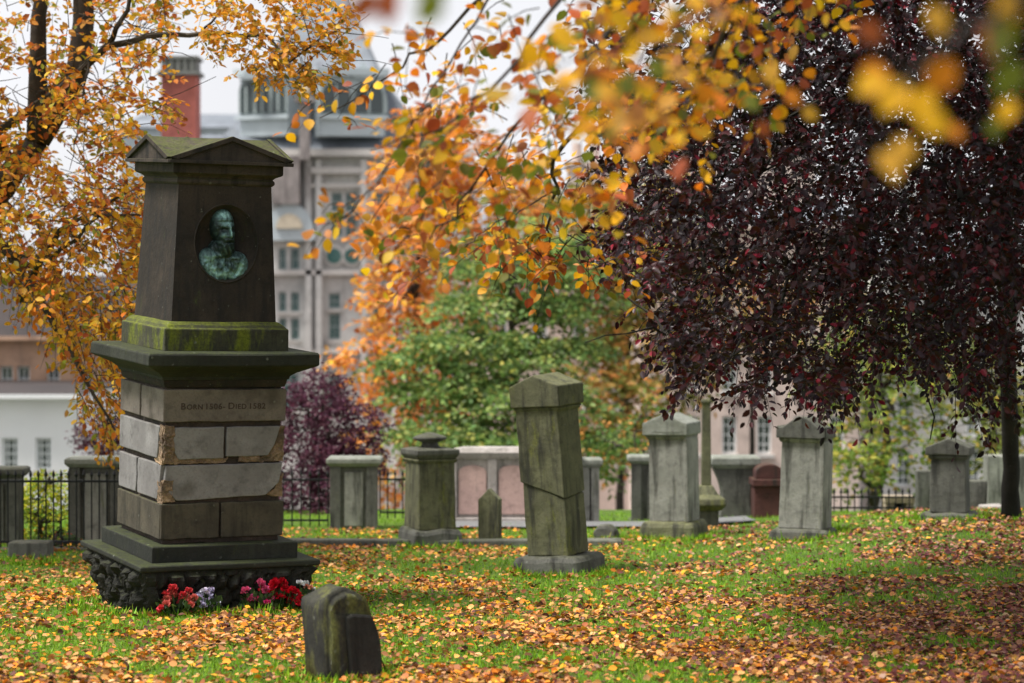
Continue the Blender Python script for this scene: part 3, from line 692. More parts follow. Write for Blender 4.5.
def pillar(name, px, py, label, wpx, dpx, hpx, yaw, lean, mats, base=None, capp=None, style='gable', taper=0.94, split=False, pil=False):
    o, s = grave(name, px, py, label, yaw=yaw, lean=lean)
    bw, bd, bh = base; cw, cd_, ch, cg = capp
    B = mats
    lev_part('base', [(0, bw, bd), (bh * .75, bw * .98, bd * .98), (bh, bw * .9, bd * .9)], B[0], .02, .02, 4, o)
    w_, d_ = wpx, dpx; zt1 = hpx - ch - cg
    if split:
        zc1, zc2 = zt1 * .56, zt1 * .46       # the break runs down to the right
        m_ = MB(); vs = []
        vs = [(-w_ / 2, -d_ / 2, bh), (w_ / 2, -d_ / 2, bh), (w_ / 2, d_ / 2, bh), (-w_ / 2, d_ / 2, bh), (-w_ / 2, -d_ / 2, zc1), (w_ / 2, -d_ / 2, zc2), (w_ / 2, d_ / 2, zc2 + .03), (-w_ / 2, d_ / 2, zc1)]
        fsx = [(3, 2, 1, 0), (4, 5, 6, 7), (0, 1, 5, 4), (1, 2, 6, 5), (2, 3, 7, 6), (3, 0, 4, 7)]
        m_.add(vs, fsx); q = m_.build('lower_shaft', B[1], o, bevel=.01); add_rough(q, .01, 7, 3)
        g_ = .006; e2 = .012
        vs = [(-w_ / 2 - e2, -d_ / 2 - e2, zc1 + g_), (w_ / 2 + e2, -d_ / 2 - e2, zc2 + g_), (w_ / 2 + e2, d_ / 2, zc2 + .03 + g_), (-w_ / 2 - e2, d_ / 2, zc1 + g_), (-w_ / 2 - e2, -d_ / 2 - e2, zt1), (w_ / 2, -d_ / 2 - e2, zt1), (w_ / 2, d_ / 2, zt1), (-w_ / 2 - e2, d_ / 2, zt1)]
        m_ = MB(); m_.add(vs, fsx); q = m_.build('upper_shaft', B[1], o, bevel=.01); add_rough(q, .01, 7, 3)
    else:
        lev_part('shaft', [(bh, w_ / taper, d_ / taper), (zt1, w_, d_)], B[1], .012, .006, 4, o)
    if pil:
        m_ = MB(); m_.box(w_ / 2 - .015, w_ / 2 + .03, -d_ / 2 - .015, d_ / 2 + .01, bh, zt1 - .02); m_.build('side_pilaster', B[1], o, bevel=.01)
    m_ = MB(); m_.levels([(zt1 - .04, w_ + .02, d_ + .02), (zt1 - .01, w_ + .05, d_ + .05), (zt1, cw - .05, cd_ - .05)]); m_.build('neck_moulding', B[1], o, bevel=.006)
    m_ = MB()
    if style == 'gable':
        gable_cap(m_, cw, cd_, zt1, ch, cg); c_ = m_.build('cap', B[2], o, bevel=.012); add_rough(c_, .006, 5, 2)
    elif style == 'scroll':
        pts = [(-cw / 2, zt1), (cw / 2, zt1)]
        for i in range(17):
            u = 1 - i / 8; zz = ch * .75 + cg * (math.cos(u * math.pi) * .5 + .5) + (.03 * ss(.8, 1, abs(u)))
            pts.append((u * cw / 2, zt1 + zz))
        m_.prism(pts, -cd_ / 2, cd_ / 2); c_ = m_.build('scrolled_cap', B[2], o, bevel=.01)
    elif style == 'urn':
        m_.levels([(zt1, cw - .06, cd_ - .06), (zt1 + ch * .4, cw, cd_), (zt1 + ch * .85, cw, cd_), (zt1 + ch, cw * .6, cd_ * .6)]); m_.build('cap', B[2], o, bevel=.01)
        m_ = MB(); zz = zt1 + ch; r = cw * .36
        m_.lathe([(r * .62, zz - .01), (r * .5, zz + cg * .2), (r * .45, zz + cg * .32), (r * .95, zz + cg * .5), (r * 1.05, zz + cg * .62), (r * .9, zz + cg * .74), (r * .4, zz + cg * .92), (r * .12, zz + cg)], 24)
        m_.build('finial', B[2], o, smooth=True)
    return o
# 2: tall leaning stone with the break
pillar('gravestone', 560, 572, 'tall leaning gravestone with gabled cap and a crack across its olive-stained middle', .42, .33, 1.76, -33, (-4.3, 1), (ST_GREY2, ST_OLIVE, ST_OLIVE), (.66, .5, .19), (.5, .42, .18, .10), split=True)
# 3: pedestal with a finial
pillar('gravestone', 430, 545, 'square grey-green gravestone with moulded cap and round finial, left of the small pointed stone', .38, .38, 1.16, 24, (0, 0), (ST_GREY2, ST_OLIVE, ST_GREY2), (.52, .52, .2), (.46, .46, .11, .15), style='urn')
# 7: broad pale stone
pillar('gravestone', 674, 537, 'broad pale grey gravestone with low gabled cap on a mossy base, slightly tilted', .40, .33, 1.33, -24, (-1.2, 0), (ST_OLIVE, ST_GREY, ST_PALECAP), (.6, .5, .2), (.495, .43, .13, .10), pil=True, taper=.98)
# 12: scrolled stone
pillar('gravestone', 804, 538, 'streaky grey gravestone with curved scrolled cap under the purple leaves', .40, .32, 1.25, -22, (1, 0), (ST_GREY2, ST_GREY, ST_GREY2), (.58, .47, .13), (.49, .42, .12, .12), style='scroll', pil=True, taper=.93)
# 13: far right dark stone
pillar('gravestone', 950, 519, 'dark gravestone with small pediment near the tree trunk at the right', .34, .3, .84, -18, (0, 0), (ST_GREY2, ST_GREY2, ST_GREY2), (.52, .45, .1), (.44, .38, .08, .09))
# 4: small pointed stone
o, s = grave('gravestone', 490, 545, 'small narrow gravestone with a pointed top beside the pink walled tomb', yaw=-12)
mb = MB(); w_ = .22; h_ = 60 / s; mb.prism([(-w_ / 2, -.02), (w_ / 2, -.02), (w_ / 2, h_ * .82), (w_ / 2 - .03, h_ * .86), (0, h_), (-w_ / 2 + .03, h_ * .86), (-w_ / 2, h_ * .82)], -.06, .06)
q_ = mb.build('stone_slab', ST_OLIVE, o, bevel=.01); add_rough(q_, .005, 6, 2)
# small dark rounded stump
o, s = grave('gravestone', 608, 540, 'stubby dark stone stump behind the leaning gravestone', yaw=-20, lean=(-6, 0))
mb = MB(); mb.prism([(-.11, 0), (.12, 0), (.1, .12), (.03, .19), (-.06, .2), (-.11, .13)], -.1, .1); q_ = mb.build('stone_stump', ST_GREY2, o, bevel=.02); add_rough(q_, .02, 8, 3)

def tomb(px0, px1, ptop, pbot, Y, depth, label, mats, style, name='walled_tomb', group='walled tombs along the far edge of the lawn'):
    s = sc_at(Y); cxp = (px0 + px1) / 2; a = P(cxp, ptop, Y); w_ = (px1 - px0) / s; gz = ground(a.x, Y) - .1; H_ = a.z - gz
    o = empty(name, (a.x, Y + depth / 2, gz), label, 'tomb', group)
    m_ = MB(); y0 = -depth / 2
    if style == 'panels':
        m_.box(-w_ / 2 + .04, w_ / 2 - .04, y0 + .05, depth / 2, 0, H_ - .12); m_.build('wall', mats[0], o, bevel=.008)
        m_ = MB(); m_.levels([(H_ - .13, w_ - .06, depth - .04), (H_ - .1, w_, depth), (H_ - .05, w_ + .04, depth + .04), (H_ - .045, w_, depth), (H_, w_ * .75, depth * .8)]); m_.build('cornice', mats[0], o, bevel=.008)
        m_ = MB(); m_.box(-w_ / 2 + .02, w_ / 2 - .02, y0, depth / 2 - .05, 0, .16); m_.build('plinth', mats[0], o, bevel=.01)
        npn = 3; pw = (w_ - .12) / npn
        for i in range(npn):
            x = -w_ / 2 + .06 + pw * (i + .5); m_ = MB(); hw = pw / 2 - .07; top = H_ - .2
            m_.prism([(x - hw, .2), (x + hw, .2)] + [(x + hw * math.cos(q), top - .08 + .08 * math.sin(q)) for q in [math.pi * j / 8 for j in range(9)]], y0 + .03, y0 + .08)
            m_.build('panel', mats[1], o, bevel=.004)
        for i in range(npn + 1):
            x = -w_ / 2 + .06 + pw * i; m_ = MB(); m_.box(x - .05, x + .05, y0 + .01, y0 + .08, .16, H_ - .13); m_.build('pilaster', mats[0], o, bevel=.006)
    elif style == 'chest':
        m_.box(-w_ / 2 + .06, w_ / 2 - .06, y0 + .05, depth / 2 - .04, 0, H_ - .09); m_.build('wall', mats[0], o, bevel=.01)
        m_ = MB(); m_.levels([(H_ - .1, w_ - .08, depth - .06), (H_ - .06, w_, depth), (H_ - .015, w_, depth), (H_, w_ - .05, depth - .05)]); m_.build('lid', mats[1], o, bevel=.006)
        m_ = MB()
        for sg in (-1, 1): m_ = MB(); m_.box(min(sg * (w_ / 2 - .04), sg * (w_ / 2 - .16)), max(sg * (w_ / 2 - .04), sg * (w_ / 2 - .16)), y0 + .02, y0 + .09, .1, H_ - .1); m_.build('pilaster', mats[0], o, bevel=.008)
        m_ = MB(); m_.box(-w_ / 2 + .2, w_ / 2 - .2, y0 + .035, y0 + .07, .14, H_ - .16); m_.build('panel', mats[2], o, bevel=.006)
        m_ = MB(); m_.box(-w_ / 2 + .02, w_ / 2 - .02, y0, depth / 2, 0, .1); m_.build('plinth', mats[0], o, bevel=.01)
    elif style == 'scrolled':
        pts = []
        for sg in (1, -1):
            seq = [(w_ / 2 - .07 - .09 * math.sin(math.pi * i / 10 * .9 + .2) * (1 if True else 0) + .07 * (i / 10), .1 + (H_ - .22) * i / 10) for i in range(11)]
            pts += [(sg * x, z) for x, z in (seq if sg > 0 else seq[::-1])]
        m_.prism(pts, y0 + .04, depth / 2 - .04); m_.build('wall', mats[0], o, bevel=.01)
        m_ = MB(); m_.levels([(H_ - .14, w_ - .1, depth - .06), (H_ - .09, w_, depth), (H_ - .02, w_, depth), (H_, w_ - .05, depth - .05)]); m_.build('lid', mats[1], o, bevel=.006)
        m_ = MB(); m_.box(-w_ / 2, w_ / 2, y0, depth / 2, 0, .1); m_.build('plinth', mats[0], o, bevel=.01)
    return o
tomb(326, 381, 458, 530, 27.6, .5, 'grey chest tomb with flat mossy lid beside the purple shrub', (ST_GREY2, ST_PALECAP, ST_GREY), 'chest')
tomb(447, 578, 448, 530, 28.6, .4, 'long walled tomb with pink arched panels and pale cornice', (ST_PALE, ST_PINK), 'panels')
tomb(578, 603, 459, 528, 28.7, .4, 'narrow grey tomb end closing the pink panelled wall, behind the leaning gravestone', (ST_GREY, ST_PALECAP, ST_GREY2), 'chest')
tomb(628, 662, 456, 522, 29.4, .4, 'narrow dark tomb half hidden behind the broad pale gravestone', (ST_GREY2, ST_PALECAP, ST_GREY2), 'chest')
tomb(712, 761, 457, 522, 29.2, .5, 'dark wall tomb with curved sides in front of the pink building', (ST_GREY2, ST_PALECAP), 'scrolled')
tomb(64, 126, 458, 552, 25.2, .45, 'square grey tomb wall with flat coping behind the iron railing', (ST_GREY2, ST_PALECAP, ST_GREY), 'chest')
tomb(-30, 23, 468, 552, 25.0, .4, 'dark stone tomb wall cut off by the left edge of the view', (ST_GREY2, ST_GREY2, ST_GREY2), 'chest')
# column monument
o = empty('column_monument', P(706, 530, 27.6), 'slender stone column on a stepped base, partly behind the broad pale gravestone', 'monument'); o.location.z = ground(o.location.x, 27.6) - .05
s = sc_at(27.6); zz = lambda py: P(706, py, 27.6).z - o.location.z
mb = MB(); mb.levels([(0, .26, .26), (zz(510), .26, .26)]); mb.build('base', ST_GREY2, o, bevel=.01)
mb = MB(); mb.levels([(zz(510), .3, .3), (zz(504), .42, .42), (zz(498), .4, .4), (zz(494), .26, .26), (zz(485), .14, .14)]); mb.build('stepped_plinth', ST_OLIVE, o, bevel=.01)
mb = MB(); mb.levels([(zz(485), .11, .11), (zz(404), .09, .09), (zz(402), .12, .12), (zz(399), .1, .1)]); mb.build('shaft', ST_OLIVE, o, bevel=.01)
# red sandstone tomb
o = empty('red_tomb', P(768, 525, 29), 'low red sandstone tomb with rounded top between two gravestones', 'tomb'); o.location.z = ground(o.location.x, 29) - .05
zz = lambda py: P(768, py, 29).z - o.location.z
mb = MB(); mb.box(-.18, .18, -.2, .2, 0, zz(485)); mb.build('base', ST_RED, o, bevel=.01)
mb = MB(); mb.prism([(-.2, zz(485)), (.2, zz(485)), (.2, zz(478)), (-.2, zz(478))], -.24, .24); mb.build('ledge', ST_RED, o, bevel=.01)
mb = MB(); mb.prism([(-.16, zz(478)), (.16, zz(478))] + [(.16 * math.cos(a), zz(472) + .1 * math.sin(a)) for a in [math.pi * i / 10 for i in range(11)]], -.18, .18); mb.build('rounded_top', ST_RED, o, bevel=.01)
# cream tomb doorway, pale slab, low wall on the right
o = empty('cream_tomb', P(898, 520, 30), 'small cream stone tomb with a dark square opening, beyond the lawn crest', 'tomb'); o.location.z = P(898, 524, 30).z
mb = MB()
CREAM = stone('cream_stone', (.45, .36, .26), (.36, .29, .21), mossamt=.05, darkamt=.15, topmoss=.2)
mb.box(-.17, -.07, -.15, .15, 0, .26); mb.box(.07, .17, -.15, .15, 0, .26); mb.build('jamb', CREAM, o, bevel=.005)
mb = MB(); mb.box(-.18, .18, -.17, .17, .262, .34); mb.build('lintel', CREAM, o, bevel=.005)
mb = MB(); mb.box(-.068, .068, .05, .1, 0, .26); mb.build('opening_shade', plain('dark_opening', (.02, .02, .02)), o)  # dark panel put in for the unlit inside of the opening
def slab(name, px0, px1, py0, py1, Y, d, mat, label, cat, group=None):
    s = sc_at(Y); a = P((px0 + px1) / 2, py0, Y); gz = min(P(0, py1, Y).z, ground(a.x, Y) - .02); w_ = (px1 - px0) / s
    mb = MB(); mb.box(-w_ / 2, w_ / 2, -d / 2, d / 2, 0, a.z - gz); o = mb.build(name, mat, bevel=.015); o.location = (a.x, Y, gz); tag(o, label, cat, group); add_rough(o, .012, 5, 3); return o
slab('stone_slab', 980, 1003, 505, 522, 27, .3, ST_PALE, 'pale upright stone slab left of the purple tree trunk', 'slab')
slab('boundary_wall', 985, 1075, 455, 522, 30.5, .3, ST_GREY, 'grey stone wall behind the trunk at the right edge', 'wall')
slab('boundary_wall', 832, 925, 514, 530, 29.6, .25, ST_GREY2, 'low dark stone wall under the railing right of the scrolled gravestone', 'wall')
slab('stone_block', 11, 51, 541, 566, 23.0, .3, ST_GREY2, 'loose square stone block on the grass before the iron railing', 'stone')
slab('stone_kerb', -20, 128, 548, 562, 24.2, .2, ST_GREY2, 'dark stone kerb under the left iron railing', 'kerb')
slab('stone_kerb', 283, 622, 539, 552, 24.9, .22, ST_GREY2, 'long grey stone kerb along the lawn from the monument to the leaning gravestone', 'kerb')
slab('gravestone', 916, 934, 470, 522, 28.5, .15, ST_GREY2, 'dark narrow slab standing just left of the stone with the pediment', 'gravestone', 'worn gravestones on the lawn')
slab('gravestone', 962, 986, 480, 522, 27.5, .2, ST_GREY2, 'dark blocky stone standing just right of the stone with the pediment', 'gravestone', 'worn gravestones on the lawn')

# ------------------------------------------------------------------ iron railings
IRON = plain('black_iron', (.02, .021, .022), .5, metal=.3)
def railing(px0, px1, ptop, Y, gap, label, group='black iron railings round the graveyard plots', Y1=None):
    a = P(px0, ptop, Y); b_ = P(px1, ptop, Y1 or Y); b_.z = a.z; z0 = min(ground(a.x, Y), ground(b_.x, Y1 or Y)) + .02
    H_ = a.z - z0; o = empty('iron_railing', (a.x, a.y, z0), label, 'railing', group)
    d_ = Vector((b_.x - a.x, b_.y - a.y, 0)); L_ = d_.length; d_.normalize(); o.rotation_euler = (0, 0, math.atan2(d_.y, d_.x))
    for zz_ in (.06, H_ - .12): m_ = MB(); m_.box(0, L_, -.012, .012, zz_, zz_ + .022); m_.build('rail', IRON, o)
    m_ = MB(); m_.tube([(0, 0, 0), (0, 0, H_ - .06)], .008, 6); m_.lathe([(.008, H_ - .07), (.018, H_ - .045), (.003, H_)], 6); bar = m_.build('bar', IRON, o)
    n = min(98, int(L_ / gap))
    for i in range(1, n + 1): c_ = bar.copy(); col.objects.link(c_); c_.parent = o; c_.location = (i * L_ / n, 0, 0)
railing(-15, 122, 470, 24.2, .073, 'black spiked iron railing at the left, in front of the yellow-green shrub')
railing(283, 328, 470, 27.9, .085, 'iron railing between the monument and the grey chest tomb')
railing(380, 448, 470, 29.5, .085, 'iron railing behind the gravestone with the finial')
railing(752, 930, 488, 29.8, .08, 'long dark iron railing at the right beyond the scrolled gravestone')

# ================================================================== BUILDINGS
STN_A = stone('grey_ashlar_wall', (.58, .57, .55), (.48, .47, .455), mossamt=0., darkamt=.2, dark=(.25, .22, .21), sc_=.12, bump=.1)  # building walls are paled so their colour carries the distance haze
STN_A2 = stone('sooty_rubble_wall', (.27, .24, .23), (.19, .17, .165), mossamt=0, darkamt=.4, dark=(.07, .06, .06), sc_=.3)
STN_P = stone('pink_sandstone_wall', (.62, .5, .44), (.54, .43, .38), mossamt=0, darkamt=.2, dark=(.28, .22, .2), sc_=.15, bump=.1)
STN_O = stone('orange_sandstone_wall', (.5, .32, .22), (.42, .27, .2), mossamt=0, darkamt=.2, dark=(.25, .18, .14), sc_=.15, bump=.1)
WHITE = plain('white_harling', (.84, .85, .85), .9, var=.06, scale=.8)
SLATE = stone('slate_roof', (.19, .21, .24), (.145, .165, .19), mossamt=0, darkamt=.15, dark=(.1, .1, .12), sc_=.2, streak=True, rough=.6, bump=.2)
SLATED = stone('brown_slate_roof', (.035, .025, .022), (.024, .018, .017), mossamt=0, darkamt=.2, sc_=.3, rough=.6)
LEAD = plain('pale_lead_and_painted_timber', (.48, .54, .57), .55, var=.2, scale=.6)
TRIM = plain('pale_carved_stone', (.6, .57, .54), .85, var=.25, scale=.7)
GLASS, t, b = base_mat('window_glass', .08); b.inputs['Base Color'].default_value = (.03, .045, .045, 1); b.inputs['Specular IOR Level'].default_value = .6
GLASST, t, b = base_mat('teal_tinted_glass', .1); b.inputs['Base Color'].default_value = (.05, .13, .12, 1); b.inputs['Specular IOR Level'].default_value = .6
FRW = plain('white_window_frame', (.75, .78, .78), .6, var=.05)
FRG = plain('grey_window_frame', (.4, .46, .46), .6, var=.1)
GBASE = -10.6
class Bld:
    def __init__(s, name, label, px, Y, cat='building', group=None):
        s.Y = Y; s.o = empty(name, (P(px, 300, Y).x, Y, GBASE), label, cat, group); s.off = s.o.location.copy()
    def x(s, px, Y=None): return P(px, 0, Y or s.Y).x
    def z(s, py, Y=None): return P(0, py, Y or s.Y).z
    def wall(s, px0, px1, ptop, ops, depth, mat, name='wall', Y=None, zb=None, parent=None):
        Y = Y or s.Y; x0, x1, z1 = s.x(px0, Y), s.x(px1, Y), s.z(ptop, Y); z0 = GBASE if zb is None else s.z(zb, Y)
        O = [(s.x(a, Y), s.x(c, Y), s.z(d, Y), s.z(b_, Y)) for a, b_, c, d in ops]
        X = sorted({x0, x1, *[v for o in O for v in o[:2]]}); Zs = sorted({z0, z1, *[v for o in O for v in o[2:]]})
        m = MB()
        for i in range(len(X) - 1):
            for j in range(len(Zs) - 1):
                cx, cz = (X[i] + X[i + 1]) / 2, (Zs[j] + Zs[j + 1]) / 2
                if any(o[0] < cx < o[1] and o[2] < cz < o[3] for o in O): continue
                m.add([(X[i], Y, Zs[j]), (X[i + 1], Y, Zs[j]), (X[i + 1], Y, Zs[j + 1]), (X[i], Y, Zs[j + 1])], [(0, 1, 2, 3)])
        for a, c, d, e in O:
            q = .3; m.add([(a, Y, d), (c, Y, d), (c, Y, e), (a, Y, e), (a, Y + q, d), (c, Y + q, d), (c, Y + q, e), (a, Y + q, e)], [(0, 1, 5, 4), (1, 2, 6, 5), (2, 3, 7, 6), (3, 0, 4, 7)])
        m.add([(x0, Y, z0), (x1, Y, z0), (x1, Y + depth, z0), (x0, Y + depth, z0), (x0, Y, z1), (x1, Y, z1), (x1, Y + depth, z1), (x0, Y + depth, z1)], [(4, 5, 6, 7), (1, 2, 6, 5), (2, 3, 7, 6), (3, 0, 4, 7)])
        return m.build(name, mat, parent or s.o, off=s.off, fix=False)
    def win(s, a, b_, c, d, nx=2, ny=2, fr=FRW, gl=GLASS, Y=None, bar=.06, sill=True):
        Y = Y or s.Y; x0, x1, z0, z1 = s.x(a, Y), s.x(c, Y), s.z(d, Y), s.z(b_, Y); m = MB(); y0, y1 = Y + .12, Y + .2
        fw = min(.12, (x1 - x0) * .15); bar = min(bar, (x1 - x0) * .08)
        m.box(x0, x0 + fw, y0, y1, z0, z1); m.box(x1 - fw, x1, y0, y1, z0, z1); m.box(x0 + fw, x1 - fw, y0, y1, z0, z0 + fw); m.box(x0 + fw, x1 - fw, y0, y1, z1 - fw, z1)
        for i in range(1, nx): x = x0 + (x1 - x0) * i / nx; m.box(x - bar / 2, x + bar / 2, y0 + .01, y1 - .01, z0 + fw, z1 - fw)
        for j in range(1, ny): z = z0 + (z1 - z0) * j / ny; m.box(x0 + fw, x1 - fw, y0 + .015, y1 - .015, z - bar / 2, z + bar / 2)
        w_ = m.build('window', fr, s.o, off=s.off)
        m = MB(); m.box(x0, x1, Y + .17, Y + .19, z0, z1); m.build('pane', gl, w_, off=s.off)
        if sill: m = MB(); m.box(x0 - fw, x1 + fw, Y - .12, Y - .003, z0 - fw * 1.6, z0); m.build('sill', TRIM, w_, off=s.off)
        return w_
    def band(s, px0, px1, py0, py1, pr, mat=None, name='string_course', Y=None):
        Y = Y or s.Y; m = MB(); m.box(s.x(px0, Y), s.x(px1, Y), Y - pr, Y - .003, s.z(py1, Y), s.z(py0, Y)); return m.build(name, mat or TRIM, s.o, off=s.off)
    def frust(s, a0, a1, pb, c0, c1, pt, mat, name='roof', Y0=None, d0=14, d1=8, Y=None):
        Y = Y or s.Y; yc = Y + d0 / 2 - .4
        m = MB(); zb_, zt2 = s.z(pb, Y), s.z(pt, Y)
        b0, b1, t0, t1 = s.x(a0, Y), s.x(a1, Y), s.x(c0, Y), s.x(c1, Y)
        vs = [(b0, yc - d0 / 2, zb_), (b1, yc - d0 / 2, zb_), (b1, yc + d0 / 2, zb_), (b0, yc + d0 / 2, zb_), (t0, yc - d1 / 2, zt2), (t1, yc - d1 / 2, zt2), (t1, yc + d1 / 2, zt2), (t0, yc + d1 / 2, zt2)]
        m.add(vs, [(3, 2, 1, 0), (4, 5, 6, 7), (0, 1, 5, 4), (1, 2, 6, 5), (2, 3, 7, 6), (3, 0, 4, 7)]); return m.build(name, mat, s.o, off=s.off)
def arched_window(s, parent, M, cx, z0, w_, h_, fr, gl):
    pts = [(cx - w_ / 2, z0), (cx + w_ / 2, z0)] + [(cx + w_ / 2 * math.cos(a), z0 + h_ - w_ / 2 + w_ / 2 * math.sin(a)) for a in [math.pi * i / 10 for i in range(11)]]
    m = MB(); m.prism([(cx + (x - cx) * 1.25, z0 - .1 + (z - z0) * 1.08) for x, z in pts], -.1, -.003, 0, M); f_ = m.build('window', fr, parent, off=s.off)
    m = MB(); m.prism(pts, -.13, -.103, 0, M); m.build('pane', gl, f_, off=s.off)
    m = MB(); m.box(cx - .04, cx + .04, -.16, -.133, z0, z0 + h_, 0, M); m.box(cx - w_ / 2, cx + w_ / 2, -.155, -.134, z0 + h_ * .5, z0 + h_ * .5 + .07, 0, M); m.build('glazing_bar', fr, f_, off=s.off)
# --- A: the turreted stone building
A = Bld('turreted_building', 'large grey stone building with steep slate roof, arched dormers and mullioned windows behind the memorial', 330, 85)
ops = [(331, 192, 342, 212), (345, 192, 357, 212), (331, 216, 342, 237), (345, 216, 357, 237), (328, 293, 340, 309), (328, 313, 340, 340),
       (278, 248, 286, 270), (290, 248, 299, 270), (278, 292, 286, 312), (290, 292, 299, 312), (278, 318, 286, 340), (290, 318, 299, 340),
       (372, 192, 384, 237), (372, 293, 384, 340), (410, 192, 422, 237), (410, 293, 422, 340), (328, 372, 341, 410), (372, 372, 384, 410), (278, 372, 299, 410), (410, 372, 422, 410)]
A.wall(215, 470, 150, ops, 14, STN_A)
for q in ops:
    tall = q[3] - q[1] > 30
    A.win(*q, nx=2, ny=3 if tall else 2, fr=FRG, gl=GLASST, bar=.05)
A.band(312, 362, 168, 174, .5, name='cornice'); A.band(210, 475, 150, 157, .7, name='cornice'); A.band(215, 470, 270, 275, .35); A.band(312, 362, 184, 188, .3); A.band(215, 470, 349, 353, .3)
for xx in (316, 361, 392, 432, 306): A.band(xx, xx + 6, 160, 500, .35, STN_A, 'buttress')
A.band(274, 301, 157, 205, .9, STN_A2, 'rubble_tower')
m = MB(); zc_ = A.z(256)
for xx in (334, 352): pass
for xx in (334, 352):
    xc = A.x(xx); M = Matrix.Translation((xc, 85, zc_)) @ Matrix.Rotation(R(90), 4, 'X')
    m = MB(); m.lathe([(.36, .01), (.36, .12), (.3, .14), (.02, .14)], 20, 0, M); f_ = m.build('round_window', TRIM, A.o, off=A.off)
    m = MB(); m.lathe([(.26, .142), (.26, .16), (.02, .165)], 20, 0, M); m.build('pane', GLASST, f_, off=A.off)
# small gabled bay with a curved pediment
m = MB(); cxx = A.x(291); zz0 = A.z(232); rr = .62
m.prism([(cxx - .85, zz0 - .3), (cxx + .85, zz0 - .3), (cxx + .85, zz0)] + [(cxx + .8 * math.cos(a), zz0 + .95 * math.sin(a)) for a in [math.pi * i / 12 for i in range(13)]] + [(cxx - .85, zz0)], 84.3, 84.99); m.build('curved_pediment', LEAD, A.o, off=A.off)
m = MB(); m.prism([(cxx + .45 * math.cos(a), zz0 + .1 + .5 * math.sin(a)) for a in [math.pi * i / 12 for i in range(13)]], 84.2, 84.298); m.build('tympanum', plain('cream_carving', (.6, .52, .4)), A.o, off=A.off)
A.frust(212, 438, 151, 262, 380, 72, SLATE, 'mansard_roof', d0=15, d1=8)
A.frust(262, 378, 72, 312, 328, -48, SLATE, 'spire_roof', d0=8, d1=.8)
A.frust(262, 382, 75, 262, 382, 71, LEAD, 'roof_ledge', d0=8.6, d1=8.6)
def dormer(pxc, wpx, pt, pb, ang, nwin, ww, Yd):
    wd = wpx / sc_at(Yd); z0, z1 = A.z(pb, Yd), A.z(pt, Yd); M = Matrix.Translation((A.x(pxc, Yd), Yd, 0)) @ Matrix.Rotation(R(ang), 4, 'Z')
    m = MB(); m.box(-wd / 2, wd / 2, 0, 3.4, z0, z1, 0, M); d_ = m.build('dormer', LEAD, A.o, off=A.off)
    m = MB(); m.box(-wd / 2 - .12, wd / 2 + .12, -.25, 3.5, z1 + .003, z1 + .25, 0, M); m.box(-wd / 2 - .1, wd / 2 + .1, -.2, -.003, z0 + (z1 - z0) * .28, z0 + (z1 - z0) * .34, 0, M); m.build('dormer_moulding', LEAD, d_, off=A.off)
    for i in range(nwin):
        cx = -wd / 2 + wd * (i + .5) / nwin
        pts_h = (z1 - z0) * .52
        pts = [(cx - ww / 2, 0), (cx + ww / 2, 0)]
        m = MB(); zb_ = z0 + (z1 - z0) * .38
        P_ = lambda k, w2: [(cx - w2 / 2, zb_), (cx + w2 / 2, zb_)] + [(cx + w2 / 2 * math.cos(a), zb_ + pts_h - w2 / 2 + w2 / 2 * math.sin(a)) for a in [math.pi * j / 10 for j in range(11)]]
        m.prism(P_(0, ww * 1.3), -.1, -.003, 0, M); f_ = m.build('window_frame', FRG, d_, off=A.off)
        m = MB(); m.prism(P_(0, ww), -.13, -.103, 0, M); m.box(cx - .03, cx + .03, -.15, -.131, zb_, zb_ + pts_h * .9, 1, M); m.build('pane', [GLASS, FRG], d_, off=A.off)
dormer(264, 56, 76, 136, -26, 3, .5, 84.9)
dormer(352, 66, 76, 136, 12, 2, .95, 84.3)
for (pa, pb2) in ((240, 262), (330, 352), (352, 374)):
    m = MB(); Yd = 84.2; a, b2 = A.x(pa, Yd), A.x(pb2, Yd); z = A.z(79, Yd); m.prism([(a, z), (b2, z), ((a + b2) / 2, z + .6)], Yd, Yd + 2.5); m.build('dormer_gable', LEAD, A.o, off=A.off)
m = MB(); xx0 = A.x(305, 84); z0 = A.z(160, 84); z1 = A.z(103, 84); m.box(xx0 - .17, xx0 + .17, 83.7, 84.05, z0, z1); m.box(xx0 - .32, xx0 + .32, 83.55, 84.2, z1 + .003, z1 + .2); ch = m.build('chimney', STN_A2, A.o, off=A.off)
m = MB(); m.lathe([(.16, z1 + .152), (.2, z1 + .4), (.14, z1 + .55)], 12, 0, Matrix.Translation((xx0, 83.9, 0))); m.build('chimney_pot', plain('cream_pot', (.6, .48, .33)), ch, off=A.off)
